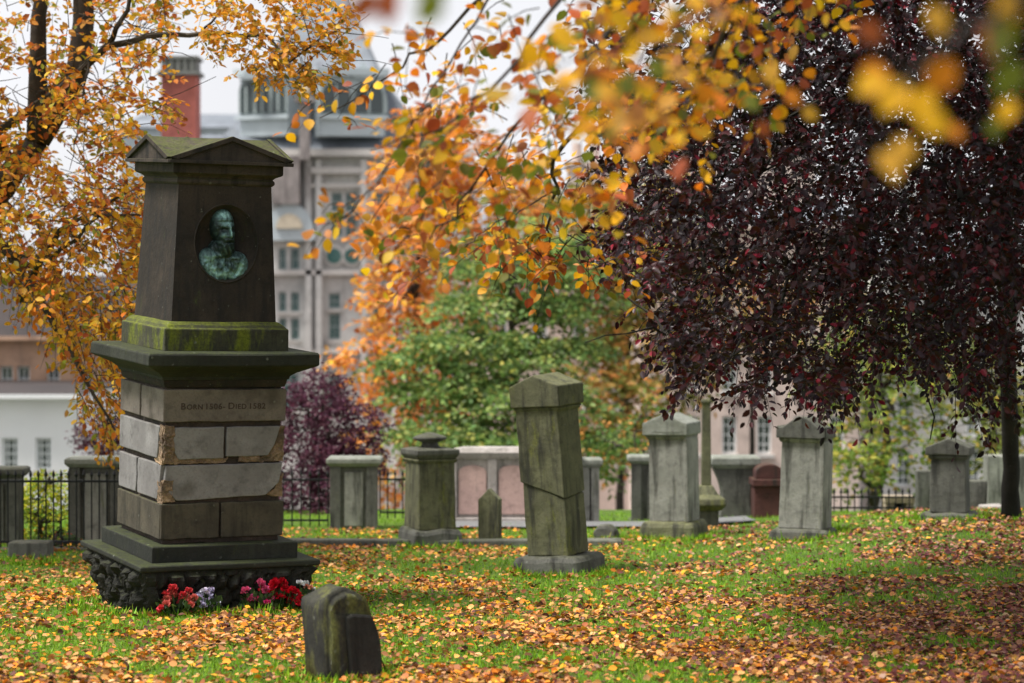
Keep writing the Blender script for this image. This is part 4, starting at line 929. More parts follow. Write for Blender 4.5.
# --- pink sandstone buildings behind the trees
def tenement(px0, px1, ptop, Y, cols, rows, wpx, hpx, mat, label, fr=FRW, roofmat=SLATE, roofh=30, gl=GLASS, group=None, name='tenement_building', nx=2, ny=4, chims=()):
    b = Bld(name, label, (px0 + px1) / 2, Y, group=group); ops = []
    for c_ in cols:
        for r_ in rows: ops.append((c_ - wpx / 2, r_, c_ + wpx / 2, r_ + hpx))
    b.wall(px0, px1, ptop, ops, 9, mat)
    for q in ops: b.win(*q, nx=nx, ny=ny, fr=fr, gl=gl)
    b.band(px0 - 2, px1 + 2, ptop, ptop + 4, .4, name='cornice', mat=mat)
    x0, x1 = b.x(px0 - 3), b.x(px1 + 3); z = b.z(ptop) + .003; zr = b.z(ptop - roofh)
    m = MB(); m.add([(x0, Y - .3, z), (x1, Y - .3, z), (x1, Y + 9.3, z), (x0, Y + 9.3, z), (x0, Y + 4.5, zr), (x1, Y + 4.5, zr)], [(3, 2, 1, 0), (0, 1, 5, 4), (2, 3, 4, 5), (1, 2, 5), (3, 0, 4)]); rf = m.build('roof', roofmat, b.o, off=b.off)
    for c_ in chims:
        m = MB(); xc = b.x(c_); m.box(xc - .9, xc + .9, Y + 4, Y + 5, zr - 1.2, zr + 1.4); m.box(xc - 1, xc + 1, Y + 3.9, Y + 5.1, zr + 1.403, zr + 1.6)
        for k in range(3): m.lathe([(.18, zr + 1.603), (.15, zr + 2.2)], 10, 0, Matrix.Translation((xc - .6 + .6 * k, Y + 4.5, 0)))
        m.build('chimney', mat, rf, off=b.off)
    return b
tenement(470, 640, 235, 78, [500, 540, 580, 620], [262, 318, 374, 430], 15, 34, STN_P, 'pinkish stone tenement glimpsed through the green and olive trees', chims=(520, 600))
tenement(645, 860, 225, 66, [692 - 1, 730, 765, 802, 838], [252, 312, 372 - 18, 416], 15, 38, STN_P, 'pink sandstone building with tall white sash windows behind the broad pale gravestone', chims=(700, 800))
tenement(880, 1120, 260, 72, [905, 940, 975, 1012, 1060], [290, 345, 400, 450], 14, 36, STN_A, 'grey stone building beyond the trees at the right edge', chims=(940,))
# --- left: white house, orange sandstone building, red chimney block
tenement(-90, 78, 394, 55, [-58, -25, 8.5, 42], [438], 16, 32, WHITE, 'white harled house with small-paned sash windows behind the left railing', roofh=3, roofmat=SLATED, nx=3, ny=4, name='white_house')
wh = [o for o in col.objects if o.name == 'white_house'][0]
wb2 = Bld('tmp', 't', 40, 55)
tenement(-120, 132, 336, 64, [-75, -40, 5, 22, 52, 85, 112], [366, 420], 13, 26, STN_O, 'orange sandstone building with brown slate roof rising behind the white house', roofh=62, roofmat=SLATED, name='sandstone_building', nx=2, ny=2)
bpy.data.objects.remove(wb2.o)
C = Bld('chimney_building', 'distant slate-roofed house with a tall red chimney stack, left of the turreted building', 176, 60)
C.wall(140, 222, 146, [], 8, STN_A); C.frust(136, 226, 146, 150, 212, 128, SLATE, 'roof', d0=9, d1=3)
RED = stone('red_painted_brick', (.34, .1, .08), (.26, .08, .065), mossamt=0, darkamt=.15, dark=(.2, .07, .06), sc_=.5)
m = MB(); x0, x1 = C.x(158), C.x(193); m.box(x0, x1, 60.5, 61.4, C.z(150), C.z(73)); chs = m.build('chimney_stack', RED, C.o, off=C.off)
m = MB(); m.box(x0 - .08, x1 + .08, 60.4, 61.5, C.z(73) + .003, C.z(69)); m.box(x0, x1, 60.5, 61.4, C.z(69) + .003, C.z(57)); m.box(x0 - .06, x1 + .06, 60.42, 61.48, C.z(57) + .003, C.z(54))
for k in range(5): xx = x0 + (x1 - x0) * (k + .5) / 5; m.box(xx - .04, xx + .04, 60.44, 60.497, C.z(69) + .01, C.z(57) - .005)
m.build('chimney_top', plain('grey_painted_brick', (.2, .2, .19)), chs, off=C.off)
Dd = Bld('distant_house', 'far-off pale grey house with slate roof seen above the memorial cap', 205, 140)
Dd.wall(120, 240, 128, [(200, 134, 206, 142), (212, 134, 218, 142)], 10, LEAD); Dd.win(200, 134, 206, 142, fr=FRG); Dd.win(212, 134, 218, 142, fr=FRG); Dd.frust(116, 244, 128, 130, 230, 108, SLATE, 'roof', d0=12, d1=2)

# ================================================================== TREES
def branch_to(mb, a, b, r0, r1, sag=.1, n=7, amp=.12, sides=6):
    pts = wobble(a, b, n, amp, sag); mb.tube(pts, [r0 + (r1 - r0) * i / n for i in range(n + 1)], sides, cap=False); return pts
DENS = 4.6
def blob_tree(name, base, clumps, label, cat='tree', cols=(ORANGE,), wts=(1,), leaf=.1, per=600, droop=.2, bark=BARK, tr=.16, group=None, k=9, L=.45, layered=False, mat=None, lean=(0, 0)):
    base = Vector(base); base.z = ground(base.x, base.y) - .1
    o = empty(name, base, label, cat, group); off = base
    tb = MB(); ctr = sum((Vector(c[:3]) for c in clumps), Vector()) / len(clumps)
    top = Vector((ctr.x, ctr.y, max(c[2] for c in clumps)))
    tp = wobble(base, top, 12, .15); tb.tube(tp, [tr * (1 - .85 * i / 12) for i in range(13)], 8)
    tb.build('trunk', bark, o, off=off, smooth=True)
    lb = MB(); C_ = []; O_ = []
    for c in clumps:
        cc = Vector(c[:3]); r = c[3]; h = c[4] if len(c) > 4 else r * .8
        j = min(range(len(tp)), key=lambda i: abs(tp[i].z - (cc.z - h * .5 - .25 * (Vector((cc.x - tp[i].x, cc.y - tp[i].y)).length)))); branch_to(lb, tp[j], cc, tr * .35, .015, .1)
        m = max(4, int(per * DENS * r * r / k))
        d = rng.normal(0, 1, (m, 3)); d /= np.linalg.norm(d, axis=1, keepdims=True); rad = rng.uniform(.35, 1., (m, 1)) ** .6
        pos = np.array(cc) + d * rad * np.array([r, r, h])
        if layered: pos[:, 2] = cc.z + np.round((pos[:, 2] - cc.z) / (.42)) * .42 + rng.normal(0, .05, m)
        C_.append(pos); dd = d.copy(); dd[:, 2] *= .35; O_.append(dd + rng.normal(0, .2, (m, 3)))
        for q in range(5): branch_to(lb, cc, Vector(pos[q]), .012, .004, 0, 3, .05, 4)
    lb.build('branches', bark, o, off=off)
    C_ = np.concatenate(C_); O_ = np.concatenate(O_)
    p, d, nr, sz, cl = sprays(C_, O_, L, k, leaf, cols, wts, droop)
    leaves('crown', p, d, nr, sz, cl, mat or LEAF, o, off=off)
    return o
def clump_px(lst): return [(*P(a, b_, Y), r / sc_at(Y), (h or r) / sc_at(Y)) for a, b_, Y, r, h in lst]
# orange tree beyond the tombs
cl = clump_px([(415, 170, 46, 40, 34), (450, 150, 47, 40, 34), (395, 230, 45, 32, 30), (430, 235, 46, 42, 36), (400, 300, 45, 40, 34), (450, 300, 46, 40, 34), (375, 365, 44, 34, 30), (415, 380, 45, 36, 34), (385, 425, 44, 26, 26), (440, 425, 45, 30, 30), (435, 115, 47, 26, 20), (490, 200, 47, 44, 36), (400, 480, 44, 24, 24)])
blob_tree('orange_tree', P(415, 500, 46), cl, 'peachy orange autumn tree in front of the turreted building', cols=[(.75, .3, .07), (.72, .38, .14), (.6, .2, .04), GOLD], wts=[4, 3, 1.5, 2], leaf=.15, per=330, k=8)
# green tree
cl = clump_px([(500, 300, 41, 50, 24), (470, 340, 40, 50, 24), (540, 345, 41, 58, 26), (450, 385, 40, 48, 24), (520, 392, 40, 62, 28), (440, 430, 39, 44, 24), (500, 440, 39, 56, 26), (570, 440, 40, 50, 26), (545, 275, 41, 44, 22), (520, 250, 42, 36, 20), (555, 245, 42, 34, 20), (590, 300, 42, 26, 20), (420, 360, 40, 34, 22), (480, 265, 42, 30, 20)])
blob_tree('green_tree', P(530, 500, 41), cl, 'layered fresh green tree behind the leaning gravestone', cols=[(.16, .26, .07), (.25, .33, .09), (.1, .17, .05), (.42, .4, .1)], wts=[4, 3, 1.5, 1], leaf=.11, per=640, layered=True, droop=.35, k=8)
# olive and rust trees
cl = clump_px([(620, 250, 50, 48, 36), (660, 290, 51, 44, 34), (600, 300, 50, 36, 30), (640, 350, 50, 42, 30), (680, 380, 51, 26, 26), (570, 225, 50, 44, 34), (590, 380, 50, 34, 34), (615, 440, 49, 34, 24), (650, 210, 51, 46, 34), (625, 400, 49, 30, 24)])
blob_tree('olive_tree', P(630, 500, 50), cl, 'olive and rust coloured tree between the green tree and the purple one', cols=[(.3, .3, .07), (.55, .33, .1), (.2, .23, .05), (.65, .28, .08)], wts=[4, 3, 2, 1.5], leaf=.15, per=400, k=8)
cl = clump_px([(645, 420, 38, 24, 24), (612, 442, 38, 26, 20), (650, 450, 37, 22, 18)])
blob_tree('green_bush', P(632, 500, 37), cl, 'mixed green and rust bush in the gap between the two gabled gravestones', cat='bush', cols=[(.08, .16, .03), (.16, .22, .04), (.5, .22, .05)], wts=[4, 3, 1.5], leaf=.09, per=420, k=8, tr=.05)
# trees at the right, behind the purple foliage
cl = clump_px([(860, 440, 37, 30, 26), (890, 400, 38, 42, 34), (860, 470, 36, 26, 22), (900, 450, 37, 30, 24), (850, 380, 38, 36, 30), (915, 350, 39, 40, 30), (870, 330, 39, 40, 30)])
blob_tree('yellow_green_tree', P(878, 510, 38), cl, 'yellow-green leafy tree behind the low wall, right of the scrolled gravestone', cols=[(.24, .29, .05), (.13, .2, .03), (.42, .38, .06), (.4, .25, .05)], wts=[4, 5, 1.6, 1], leaf=.11, per=420, k=8)
cl = clump_px([(980, 420, 38, 36, 30), (960, 370, 39, 44, 34), (1010, 380, 39, 40, 34), (990, 455, 37, 26, 20), (1040, 430, 38, 40, 34)])
blob_tree('yellow_green_tree', P(985, 510, 38.5), cl, 'mottled green and gold tree behind the dark gravestone near the right edge', cols=[(.13, .17, .03), (.22, .23, .04), (.4, .3, .05)], wts=[5, 3, 1.5], leaf=.11, per=420, k=8)
cl = clump_px([(740, 300, 52, 60, 46), (800, 330, 52, 50, 40), (700, 330, 52, 40, 40)])
blob_tree('amber_tree', P(760, 500, 52), cl, 'thin amber tree seen through gaps in the purple leaves', cols=[(.6, .33, .08), (.35, .3, .06), (.6, .2, .05)], wts=[3, 3, 1], leaf=.12, per=170, k=8)
# purple shrubs
PUR = [(.085, .022, .045), (.12, .035, .062), (.05, .015, .028), (.14, .055, .075)]
cl = clump_px([(315, 420, 32, 38, 34), (348, 430, 32, 30, 30), (300, 460, 31.5, 30, 30), (335, 470, 31.5, 34, 30), (315, 500, 31.2, 40, 24), (360, 455, 32, 20, 22), (290, 410, 32, 24, 24), (322, 388, 32.4, 22, 18)])
blob_tree('purple_shrub', P(320, 520, 32), cl, 'big rounded plum-purple shrub between the memorial and the grey chest tomb', cat='shrub', cols=PUR, wts=[3, 3, 2, 1], leaf=.055, per=2200, k=9, L=.22, tr=.05)
cl = clump_px([(105, 428, 34, 22, 22), (122, 445, 34, 20, 22), (92, 440, 34, 14, 16)])
blob_tree('purple_shrub', P(108, 500, 34), cl, 'smaller purple shrub between the white house and the memorial', cat='shrub', cols=PUR, wts=[3, 3, 2, 1], leaf=.055, per=1800, k=9, L=.2, tr=.04)
cl = clump_px([(42, 500, 26.2, 22, 18), (30, 520, 26, 18, 18), (60, 520, 26, 16, 16), (50, 484, 26.4, 16, 12)])
blob_tree('golden_shrub', P(44, 545, 26), cl, 'bright yellow-green shrub behind the left iron railing', cat='shrub', cols=[(.5, .48, .03), (.35, .42, .03), (.1, .2, .03)], wts=[4, 3, 2], leaf=.045, per=3200, k=8, L=.14, tr=.03)
cl = clump_px([(62, 543, 24.7, 13, 9), (50, 546, 24.7, 10, 8), (76, 546, 24.7, 10, 7)])
blob_tree('green_plant', P(62, 552, 24.7), cl, 'low dark green plant with red berries at the foot of the left railing', cat='plant', cols=[(.05, .1, .03), (.08, .14, .04), (.4, .05, .03)], wts=[4, 3, .5], leaf=.035, per=4500, k=8, L=.1, tr=.015)

# ---- tree builder for crowns whose outline the photograph shows closely
def polygon_sprays(poly, n, Yr, outc, holes=(), dens_fn=None):
    C_ = []; x0, x1 = min(p[0] for p in poly), max(p[0] for p in poly); y0, y1 = min(p[1] for p in poly), max(p[1] for p in poly)
    while len(C_) < n:
        a, b_ = rng.uniform(x0, x1), rng.uniform(y0, y1)
        if not in_poly(a, b_, poly): continue
        if any(((a - h[0]) / h[2]) ** 2 + ((b_ - h[1]) / h[3]) ** 2 < 1 and rng.random() < h[4] for h in holes): continue
        if dens_fn and rng.random() > dens_fn(a, b_): continue
        C_.append(tuple(P(a, b_, rng.uniform(*Yr))))
    C_ = np.array(C_); O_ = C_ - np.array(outc); return C_, O_ / np.linalg.norm(O_, axis=1, keepdims=True) + rng.normal(0, .45, C_.shape)
# ---- purple beech
bb = P(1012, 518, 25.0); bb.z = ground(bb.x, 25) - .1
beech = empty('copper_beech', bb, 'huge dark purple-leaved tree whose crown fills the upper right, trunk at the right edge', 'tree'); off = bb
tb = MB(); q1 = P(1010, 430, 24.6); q2 = P(1004, 250, 23.5); q3 = P(1030, 0, 22.5); q4 = P(1040, -350, 21.5)
tb.tube(wobble(bb, q1, 5, .02) + wobble(q1, q2, 4, .05)[1:] + wobble(q2, q3, 5, .1)[1:] + wobble(q3, q4, 5, .15)[1:], [.13, .1, .09, .085, .085, .085, .085, .1, .1, .095, .09, .09, .085, .08, .075, .07, .06, .05, .04, .03], 10)
tb.build('trunk', BARKD, beech, off=off, smooth=True)
lb = MB()
limbs = [((1005, 260, 23.6), (900, 120, 18)), ((1010, 180, 23.3), (760, 110, 17)), ((1006, 240, 23.5), (820, 260, 17.5)), ((1030, 0, 22.5), (800, -120, 17)), ((1030, 0, 22.5), (900, -200, 18)), ((1005, 280, 23.8), (920, 330, 17)), ((1010, 150, 23), (960, 200, 15)), ((1030, -100, 22), (700, -60, 18)), ((1030, 0, 22.5), (1200, -100, 18)), ((1010, 200, 23), (1150, 150, 17)), ((1035, -200, 22), (1000, -380, 18)), ((1005, 260, 23.6), (1100, 320, 19)), ((1035, -200, 22), (1250, -260, 16)), ((1030, 0, 22.5), (1350, -120, 15)), ((1035, -200, 22), (800, -260, 15))]
ends = []
for a, b_ in limbs:
    pts = branch_to(lb, P(*a), P(*b_), .05, .018, .35, 9, .25); ends += pts[3:]
grey = [((900, 90, 17.5), (640, 185, 16.2)), ((860, 110, 16.8), (655, 155, 15.8)), ((820, 100, 16.5), (700, 250, 15.5)), ((780, 105, 16.3), (665, 335, 15.6)), ((800, 270, 17), (700, 400, 15.8)), ((870, 300, 17), (755, 405, 16)), ((920, 330, 17), (840, 410, 16)), ((760, 110, 17), (620, 240, 16.2)), ((960, 300, 17), (930, 440, 16))]
for a, b_ in grey: ends += branch_to(lb, P(*a), P(*b_), .014, .004, .08, 8, .12, 5)
for i in range(260):      # secondary branches
    a = random.choice(ends); b_ = a + Vector((random.gauss(-.1, .5), random.gauss(-.3, .6), random.gauss(.05, .3)))
    if proj(b_) > 380 or proj(a) > 380: continue
    branch_to(lb, a, b_, .009, .003, .05, 4, .06, 4)
lb.build('branches', BARKD, beech, off=off)
BP = [(640, -40), (596, 40), (612, 120), (600, 190), (612, 250), (640, 268), (655, 320), (668, 352), (684, 392), (722, 372), (752, 398), (790, 372), (820, 392), (846, 402), (880, 372), (915, 360), (940, 395), (965, 420), (1000, 425), (1030, 440), (1120, 430), (1250, 350), (1250, -60)]
def bd(a, b_):
    d_ = 1.0
    v_ = noise.noise(Vector((a / 40, b_ / 26, 4))) + .6 * noise.noise(Vector((a / 16, b_ / 10, 8)))
    fringe = ss(420, 250, b_) * ss(596, 690, a + b_ * .1); v_ *= 1 - .6 * ss(760, 860, a) * ss(330, 260, b_); fringe *= 1 - .55 * ss(300, 380, b_) * ss(820, 900, a); d_ = .3 + .7 * fringe; d_ *= 1 - .5 * ss(380, 430, b_) * ss(900, 960, a)
    return max(.01, min(1, d_ * (1 + 2.0 * v_) + (1 - fringe) * (1.5 * v_ - .2)))
holes = [(690, 20, 34, 26, .85), (800, 240, 14, 14, .6), (750, 300, 16, 14, .6), (700, 290, 16, 14, .6), (880, 385, 30, 34, .75), (820, 340, 18, 14, .5), (860, 310, 14, 12, .5)]
tw = MB(); cc = tuple(P(1000, 60, 21))
C1, O1 = polygon_sprays(BP, 6600, (14.5, 20.5), cc, holes, bd)
C2 = []          # crown out of view, with unseen lobes added for ground shade
while len(C2) < 2200:
    d = rng.normal(0, 1, 3); d /= np.linalg.norm(d); p = np.array(P(1060, -140, 20.5)) + d * rng.uniform(.5, 1) * np.array([3.4, 5.2, 3.2])
    qx = 512 + p[0] / p[1] * F; qy = 341.5 - ((p[2] - EYE) / p[1] + math.tan(PITCH)) * F
    if (qy < -20 or qx > 1050) and p[2] > .9: C2.append(p)
n_ = 0  # unseen lobe added to shade the ground at the near right
while n_ < 1300:
    d = rng.normal(0, 1, 3); d /= np.linalg.norm(d); p = np.array((5.2, 16.2, 5.4)) + d * rng.uniform(.4, 1) * np.array([2.9, 3.4, 1.7])
    qx = 512 + p[0] / p[1] * F; qy = 341.5 - ((p[2] - EYE) / p[1] + math.tan(PITCH)) * F
    if (qy < -20 or qx > 1060) and p[2] > 2.6: C2.append(p); n_ += 1
n_ = 0  # overhead lobe added out of view, set along the sun to cast shade
while n_ < 1500:
    d = rng.normal(0, 1, 3); d /= np.linalg.norm(d); p = np.array((1.7, 13.0, 5.4)) + d * rng.uniform(.3, 1) * np.array([2.3, 2.8, 1.2])
    qy = 341.5 - ((p[2] - EYE) / p[1] + math.tan(PITCH)) * F
    if qy < -25: C2.append(p); n_ += 1
C2 = np.array(C2); O2 = C2 - np.array(cc)
BC = [(.034, .006, .008), (.065, .007, .010), (.017, .007, .011), (.2, .01, .025), (.04, .026, .034)]; BW = [4, 3, 3.5, .5, 1.2]
p, d, nr, sz, cl = sprays(C1, O1, .25, 12, .057, BC, BW, .45, tw, nj=.9, twr=.0022)
leaves('foliage', p, d, nr, sz, cl, LEAFG, beech, off=off, aspect=.95)
p, d, nr, sz, cl = sprays(C2, O2, .45, 11, .085, BC, BW, .35)
leaves('upper_and_shading_foliage', p, d, nr, sz, cl, LEAFG, beech, off=off)
tw.build('twigs', BARKD, beech, off=off, fix=False)


# ---- left autumn tree
lbse = P(-60, 560, 23.5); lbse.z = ground(lbse.x, 23.5) - .1
lt = empty('autumn_tree', lbse, 'orange and gold autumn tree rising at the left edge behind the memorial', 'tree'); off = lbse
tb = MB(); f1 = P(-20, 210, 23.4); f2 = P(38, 140, 23.2)
tb.tube(wobble(lbse, f1, 6, .08) + wobble(f1, f2, 3, .04)[1:], [.2, .18, .17, .16, .15, .145, .14, .13, .11, .1], 10)
tb.tube(wobble(f2, P(38, 60, 23), 3, .03) + wobble(P(38, 60, 23), P(46, -160, 22.8), 5, .15)[1:], [.11, .1, .09, .08, .07, .06, .05, .04, .03], 8)
tb.tube(wobble(f2, P(78, 70, 23.2), 3, .02) + wobble(P(78, 70, 23.2), P(100, -160, 23.4), 5, .06)[1:], [.12, .12, .115, .11, .1, .09, .07, .05, .03], 8)
tb.build('trunk', BARK, lt, off=off, smooth=True)
lb = MB()
def path(pts, r0, r1, sides=6, sub=4, jit=.02):
    v = [P(*q) for q in pts]; out_ = []
    for i in range(len(v) - 1):
        w_ = wobble(v[i], v[i + 1], sub, jit); out_ += w_ if i == 0 else w_[1:]
    n = len(out_) - 1; lb.tube(out_, [r0 + (r1 - r0) * i / n for i in range(n + 1)], sides, cap=False); return out_
ends = path([(0, 130, 23.3), (62, 88, 22.8), (107, 46, 22.2), (160, 35, 21.8), (220, 33, 21.5)], .045, .018)
ends += path([(220, 33, 21.5), (268, 36, 21.3), (290, 62, 21.2), (318, 40, 21.2), (340, 28, 21.2)], .016, .006)
ends += path([(268, 36, 21.3), (285, 60, 21.2), (294, 78, 21.1)], .01, .005); ends += path([(200, 34, 21.6), (222, 10, 21.5), (224, -30, 21.5)], .012, .006)
ends += path([(107, 46, 22.2), (128, 10, 22), (140, -60, 22)], .03, .012); ends += path([(20, 300, 23.4), (60, 230, 22.6), (130, 190, 22)], .04, .008)
ends += path([(-20, 210, 23.4), (40, 300, 22.5), (80, 370, 22.2), (115, 430, 22)], .045, .008); ends += path([(-20, 250, 23.4), (50, 260, 22.2), (100, 215, 21.8), (140, 215, 21.6)], .03, .008)
ends += path([(10, 160, 23.4), (-40, 60, 22), (-100, -60, 21)], .05, .012); ends += path([(62, 88, 22.8), (90, 60, 22.4), (80, 110, 22.2), (76, 140, 22)], .014, .006)
for i in range(120):
    a = random.choice(ends)
    if proj(a) > 300 or (a.x > -2.7 and random.random() < .75): continue
    branch_to(lb, a, a + Vector((random.gauss(0, .45), random.gauss(0, .5), random.gauss(0, .3))), .007, .003, 0, 4, .06, 4)
lb.build('branches', BARK, lt, off=off)
LP_ = [(-160, -80), (150, -80), (175, 10), (150, 60), (165, 90), (150, 170), (150, 300), (138, 420), (110, 436), (92, 418), (76, 398), (60, 345), (30, 300), (0, 262), (-160, 250)]
holes = [(60, 150, 16, 22, .8), (20, 60, 14, 40, .55), (150, 130, 22, 26, .5), (62, 160, 12, 12, .9), (130, 80, 16, 22, .6), (95, 90, 12, 18, .5), (110, 20, 18, 16, .5), (60, 20, 12, 30, .6), (30, 170, 12, 12, .6)]
def ldn(a, b_):
    v_ = noise.noise(Vector((a / 38, b_ / 38, 14))) + .5 * noise.noise(Vector((a / 15, b_ / 15, 18)))
    return max(.03, min(1, (.52 + .36 * ss(80, 200, b_)) * (1 + 1.5 * v_)))
tw = MB()
C1, O1 = polygon_sprays(LP_, 1950, (21.2, 24.6), tuple(P(0, 150, 24)), holes, ldn)
p, d, nr, sz, cl = sprays(C1, O1, .3, 10, .074, [ORANGE, GOLD, (.65, .3, .05), RUST, (.3, .3, .03), (.78, .5, .05)], [2.6, 4, 3, 1.6, 1.4, 2], .4, tw, twr=.003)
C3, O3 = polygon_sprays([(200, 0), (290, -20), (345, -10), (350, 30), (338, 70), (300, 88), (262, 80), (232, 55), (210, 40)], 230, (20.9, 21.6), tuple(P(240, 30, 22)), [(255, 50, 16, 14, .7)])
C4, O4 = polygon_sprays([(195, 20), (260, 20), (320, 90), (240, 85), (205, 60)], 22, (20.9, 21.6), tuple(P(240, 30, 22)))
r2 = sprays(np.concatenate([C3, C4]), np.concatenate([O3, O4]), .15, 8, .066, [(.72, .3, .03), GOLD, (.6, .38, .06), OLIVE], [4, 4, 2, .7], .4, tw, twr=.0025)
p, d, nr, sz, cl = [np.concatenate([x, y]) for x, y in zip((p, d, nr, sz, cl), r2)]
C5, O5 = polygon_sprays([(-700, -500), (-60, -500), (-40, -60), (-700, -60)], 480, (20, 27), tuple(P(0, 0, 24)))
r2 = sprays(C5, O5, .45, 9, .1, [ORANGE, GOLD, RUST, OLIVE], [3, 4, 2, 1], .3)
p, d, nr, sz, cl = [np.concatenate([x, y]) for x, y in zip((p, d, nr, sz, cl), r2)]
leaves('foliage', p, d, nr, sz, cl, LEAF, lt, off=off); tw.build('twigs', BARK, lt, off=off, fix=False)

# ---- overhanging golden tree close to the camera (its trunk stands out of view to the right)
nb = Vector((3.4, 5.5, 0)); nb.z = ground(3.4, 5.5) - .1
ntz = empty('golden_tree', nb, 'golden beech branches hanging into the top of the view, nearest leaves blurred', 'tree'); off = nb
tb = MB(); tp = [nb, Vector((3.35, 5.5, 1.2)), Vector((3.3, 5.6, 2.4)), Vector((3.1, 5.8, 3.6)), Vector((2.9, 6.2, 4.6)), Vector((2.7, 6.5, 5.8))]
tb.tube(tp, [.2, .17, .15, .13, .1, .06], 12); tb.build('trunk', BARK, ntz, off=off, smooth=True)
lb = MB(); tw = MB(); C_ = []; O_ = []; LV = []
def limb(p0, mids, r0=.03, r1=.006):
    v = [p0] + [P(q[0], q[1], q[2] * (1.5 if q[2] > 6 else 1.45 if q[2] < 4 else 1.1)) for q in mids]; out_ = []
    for i in range(len(v) - 1): w_ = wobble(v[i], v[i + 1], 4, .03); out_ += w_ if i == 0 else w_[1:]
    n = len(out_) - 1; lb.tube(out_, [r0 + (r1 - r0) * (i / n) ** .6 for i in range(n + 1)], 6, cap=False); return out_
hi = Vector((2.9, 6.2, 4.6)); lo = Vector((3.1, 5.8, 3.6))
L1 = limb(hi, [(760, -200, 8), (660, -40, 8.5), (600, 90, 9), (553, 160, 9.5), (551, 215, 9.8), (548, 258, 10)], .045, .004)
L2 = limb(P(660, -40, 12.75), [(590, 60, 8.2), (520, 120, 8), (470, 190, 8.2), (430, 240, 8.4)], .02, .004)
L3 = limb(P(553, 190, 14.4), [(530, 205, 9.5), (490, 228, 9.4), (465, 245, 9.4)], .006, .003)
L4 = limb(P(760, -200, 8), [(620, -120, 8), (500, -20, 8.3), (440, 40, 8.6), (390, 75, 8.8), (320, 118, 9)], .025, .003)
L5 = limb(P(620, -120, 12.), [(560, 0, 7.5), (500, 80, 7.2), (440, 130, 7.2), (370, 150, 7.4)], .018, .003)
L6 = limb(P(600, 90, 13.5), [(640, 110, 9.5), (690, 118, 10)], .01, .003)
L7 = limb(hi, [(860, -200, 7), (760, -60, 7), (720, 40, 7.2), (690, 90, 7.4), (640, 100, 7.5)], .03, .004)
L8 = limb(lo, [(1250, -120, 3.6), (1080, -30, 2.9), (960, 30, 2.7), (900, 90, 2.7)], .02, .003)
L9 = limb(P(1080, -30, 4.2), [(1020, -10, 2.6), (985, 60, 2.5)], .006, .003)
L10 = limb(P(548, 200, 14.55), [(560, 240, 9.9), (590, 262, 10), (625, 262, 10.1)], .005, .0025)
L11 = limb(hi, [(700, -400, 5), (520, -120, 3.2), (430, -30, 2.9), (385, -8, 2.8)], .02, .003)
L12 = limb(P(500, -20, 12.45), [(470, 30, 8), (430, 90, 7.8), (385, 170, 7.6), (350, 215, 7.6), (325, 225, 7.6)], .008, .003)
def dress(path_, n, L, spreadv, start=.35):
    for i in range(n):
        j = int(len(path_) * (start + (1 - start) * random.random())); j = min(j, len(path_) - 1)
        p_ = path_[j] + Vector((random.gauss(0, spreadv), random.gauss(0, spreadv * 1.2), random.gauss(0, spreadv * .6)))
        d_ = (path_[j] - path_[max(j - 2, 0)]).normalized() + Vector((random.gauss(0, .8), random.gauss(0, .8), random.gauss(-.1, .5)))
        p_ = path_[j] + (p_ - path_[j]) * 1.25; C_.append(tuple(p_)); O_.append(tuple(d_))
dress(L1, 40, .2, .16, .5); dress(L2, 36, .2, .16, .3); dress(L3, 5, .2, .03, .3); dress(L4, 10, .2, .06, .4); dress(L5, 8, .2, .07, .35); dress(L6, 20, .2, .1, .1); dress(L7, 44, .2, .17, .4)
dress(L10, 6, .2, .03, .4); dress(L12, 4, .2, .05, .4)
def patch(poly, n, Yr):
    a, b_ = polygon_sprays(poly, n, (Yr[0] * (1.5 if Yr[0] > 6 else 1.2), Yr[1] * (1.5 if Yr[0] > 6 else 1.2)), tuple(P(700, -150, 8))); C_.extend(map(tuple, a)); O_.extend(map(tuple, b_))
patch([(560, -20), (860, -20), (840, 40), (780, 60), (720, 110), (640, 120), (570, 60)], 46, (7, 10))
patch([(420, 120), (560, 100), (640, 120), (600, 200), (520, 220), (460, 230), (410, 200)], 24, (6.5, 9))
patch([(400, 25), (480, 5), (610, 0), (600, 120), (430, 115), (370, 70)], 34, (6.5, 9))
patch([(370, 190), (450, 180), (440, 270), (390, 250)], 5, (6.5, 8))
patch([(440, 255), (520, 245), (640, 255), (620, 275), (500, 282)], 9, (9.3, 10.2))
patch([(640, 90), (720, 120), (700, 150), (650, 140)], 5, (8.5, 10))
patch([(560, 40), (700, 30), (690, 110), (600, 130)], 12, (4.4, 6))
patch([(-0 + 560, -200), (1300, -400), (1500, -30), (600, -30)], 90, (5, 10))
C_ = np.array(C_); O_ = np.array(O_)
GC = [(.78, .40, .012), (.66, .2, .012), (.6, .3, .03), (.36, .08, .025), (.16, .17, .02), (.5, .19, .06)]; GW = [3.5, 3, 2.5, 2.4, 2.2, 1.5]
r1_ = sprays(C_, O_, .24, 7, .07, GC, GW, .35, tw, twr=.0026, spread=.6)
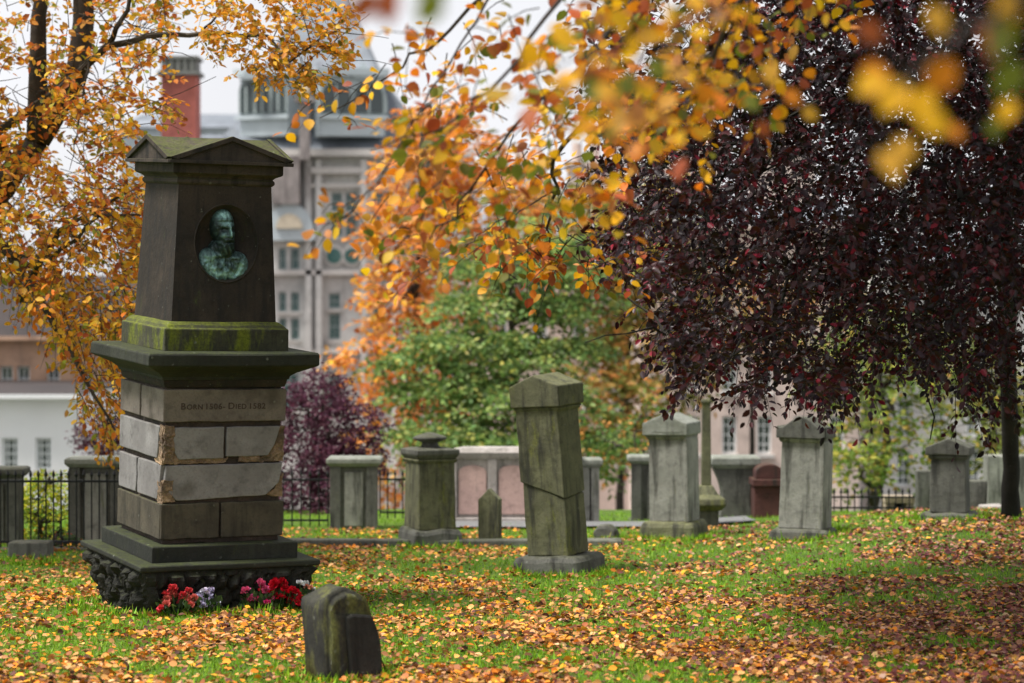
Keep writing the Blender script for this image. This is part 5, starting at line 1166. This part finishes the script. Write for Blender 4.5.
# near, blurred leaves placed one by one
near = [(905, 80, 2.7, .062, 0), (935, 92, 2.7, .055, 0), (918, 110, 2.65, .055, 0), (872, 60, 2.75, .06, 1), (885, 75, 2.7, .05, 0), (880, 150, 2.7, .055, 2), (895, 138, 2.75, .045, 2), (955, 60, 2.6, .06, 1), (1000, 10, 2.5, .07, 4), (1020, 60, 2.6, .06, 4), (985, 25, 2.55, .06, 3), (930, 5, 2.7, .05, 2), (1015, 100, 2.7, .04, 0), (990, 120, 2.8, .03, 4), (950, 125, 2.9, .03, 1), (860, 20, 2.9, .05, 3), (1010, -10, 2.5, .06, 2),
        (375, -8, 2.6, .05, 3), (395, -14, 2.6, .06, 3), (435, -12, 2.5, .055, 4), (450, -20, 2.6, .05, 4), (350, 4, 2.7, .03, 3),
        (650, 60, 4.6, .055, 4), (625, 40, 4.6, .05, 0), (700, 85, 4.8, .05, 1), (770, 62, 4.9, .055, 2), (785, 90, 4.8, .05, 1), (745, 95, 5, .05, 4), (803, 108, 5, .045, 2), (610, 10, 4.4, .06, 0), (590, 75, 4.6, .05, 4), (760, 120, 5, .045, 3), (640, 100, 4.6, .055, 5)]
pp, dd, nn, s_, c_ = [], [], [], [], []
for a, b_, Y, sz_, ci in near:
    for q in range(1):
        Y2 = Y * (1.5 if Y < 4 else 1.3); sf = 1.12 if Y < 4 else 1.1
        pp.append(tuple(P(a + random.uniform(-8, 8) * q, b_ + random.uniform(-8, 8) * q, Y2))); dd.append((random.gauss(0, .7), random.gauss(0, .3), -.8)); nn.append((random.gauss(0, .4), -1, random.gauss(0, .4))); s_.append(sz_ * sf); c_.append(GC[ci])
r2_ = (np.array(pp), np.array(dd), np.array(nn), np.array(s_), np.array(c_))
p, d, nr, sz, cl = [np.concatenate([x, y]) for x, y in zip(r1_, r2_)]
leaves('foliage', p, d, nr, sz, cl, LEAF, ntz, shape='ovate', off=off)
for a, b_ in (((872, 40), (905, 80)), ((905, 60), (880, 150)), ((880, 60), (955, 70))): tw.tube(wobble(P(*a, 4.05), P(*b_, 4.05), 4, .01), .0014, 4, cap=False)
lb.add(tw.v, tw.f); lb.build('branches', TWIG, ntz, off=off, fix=False)
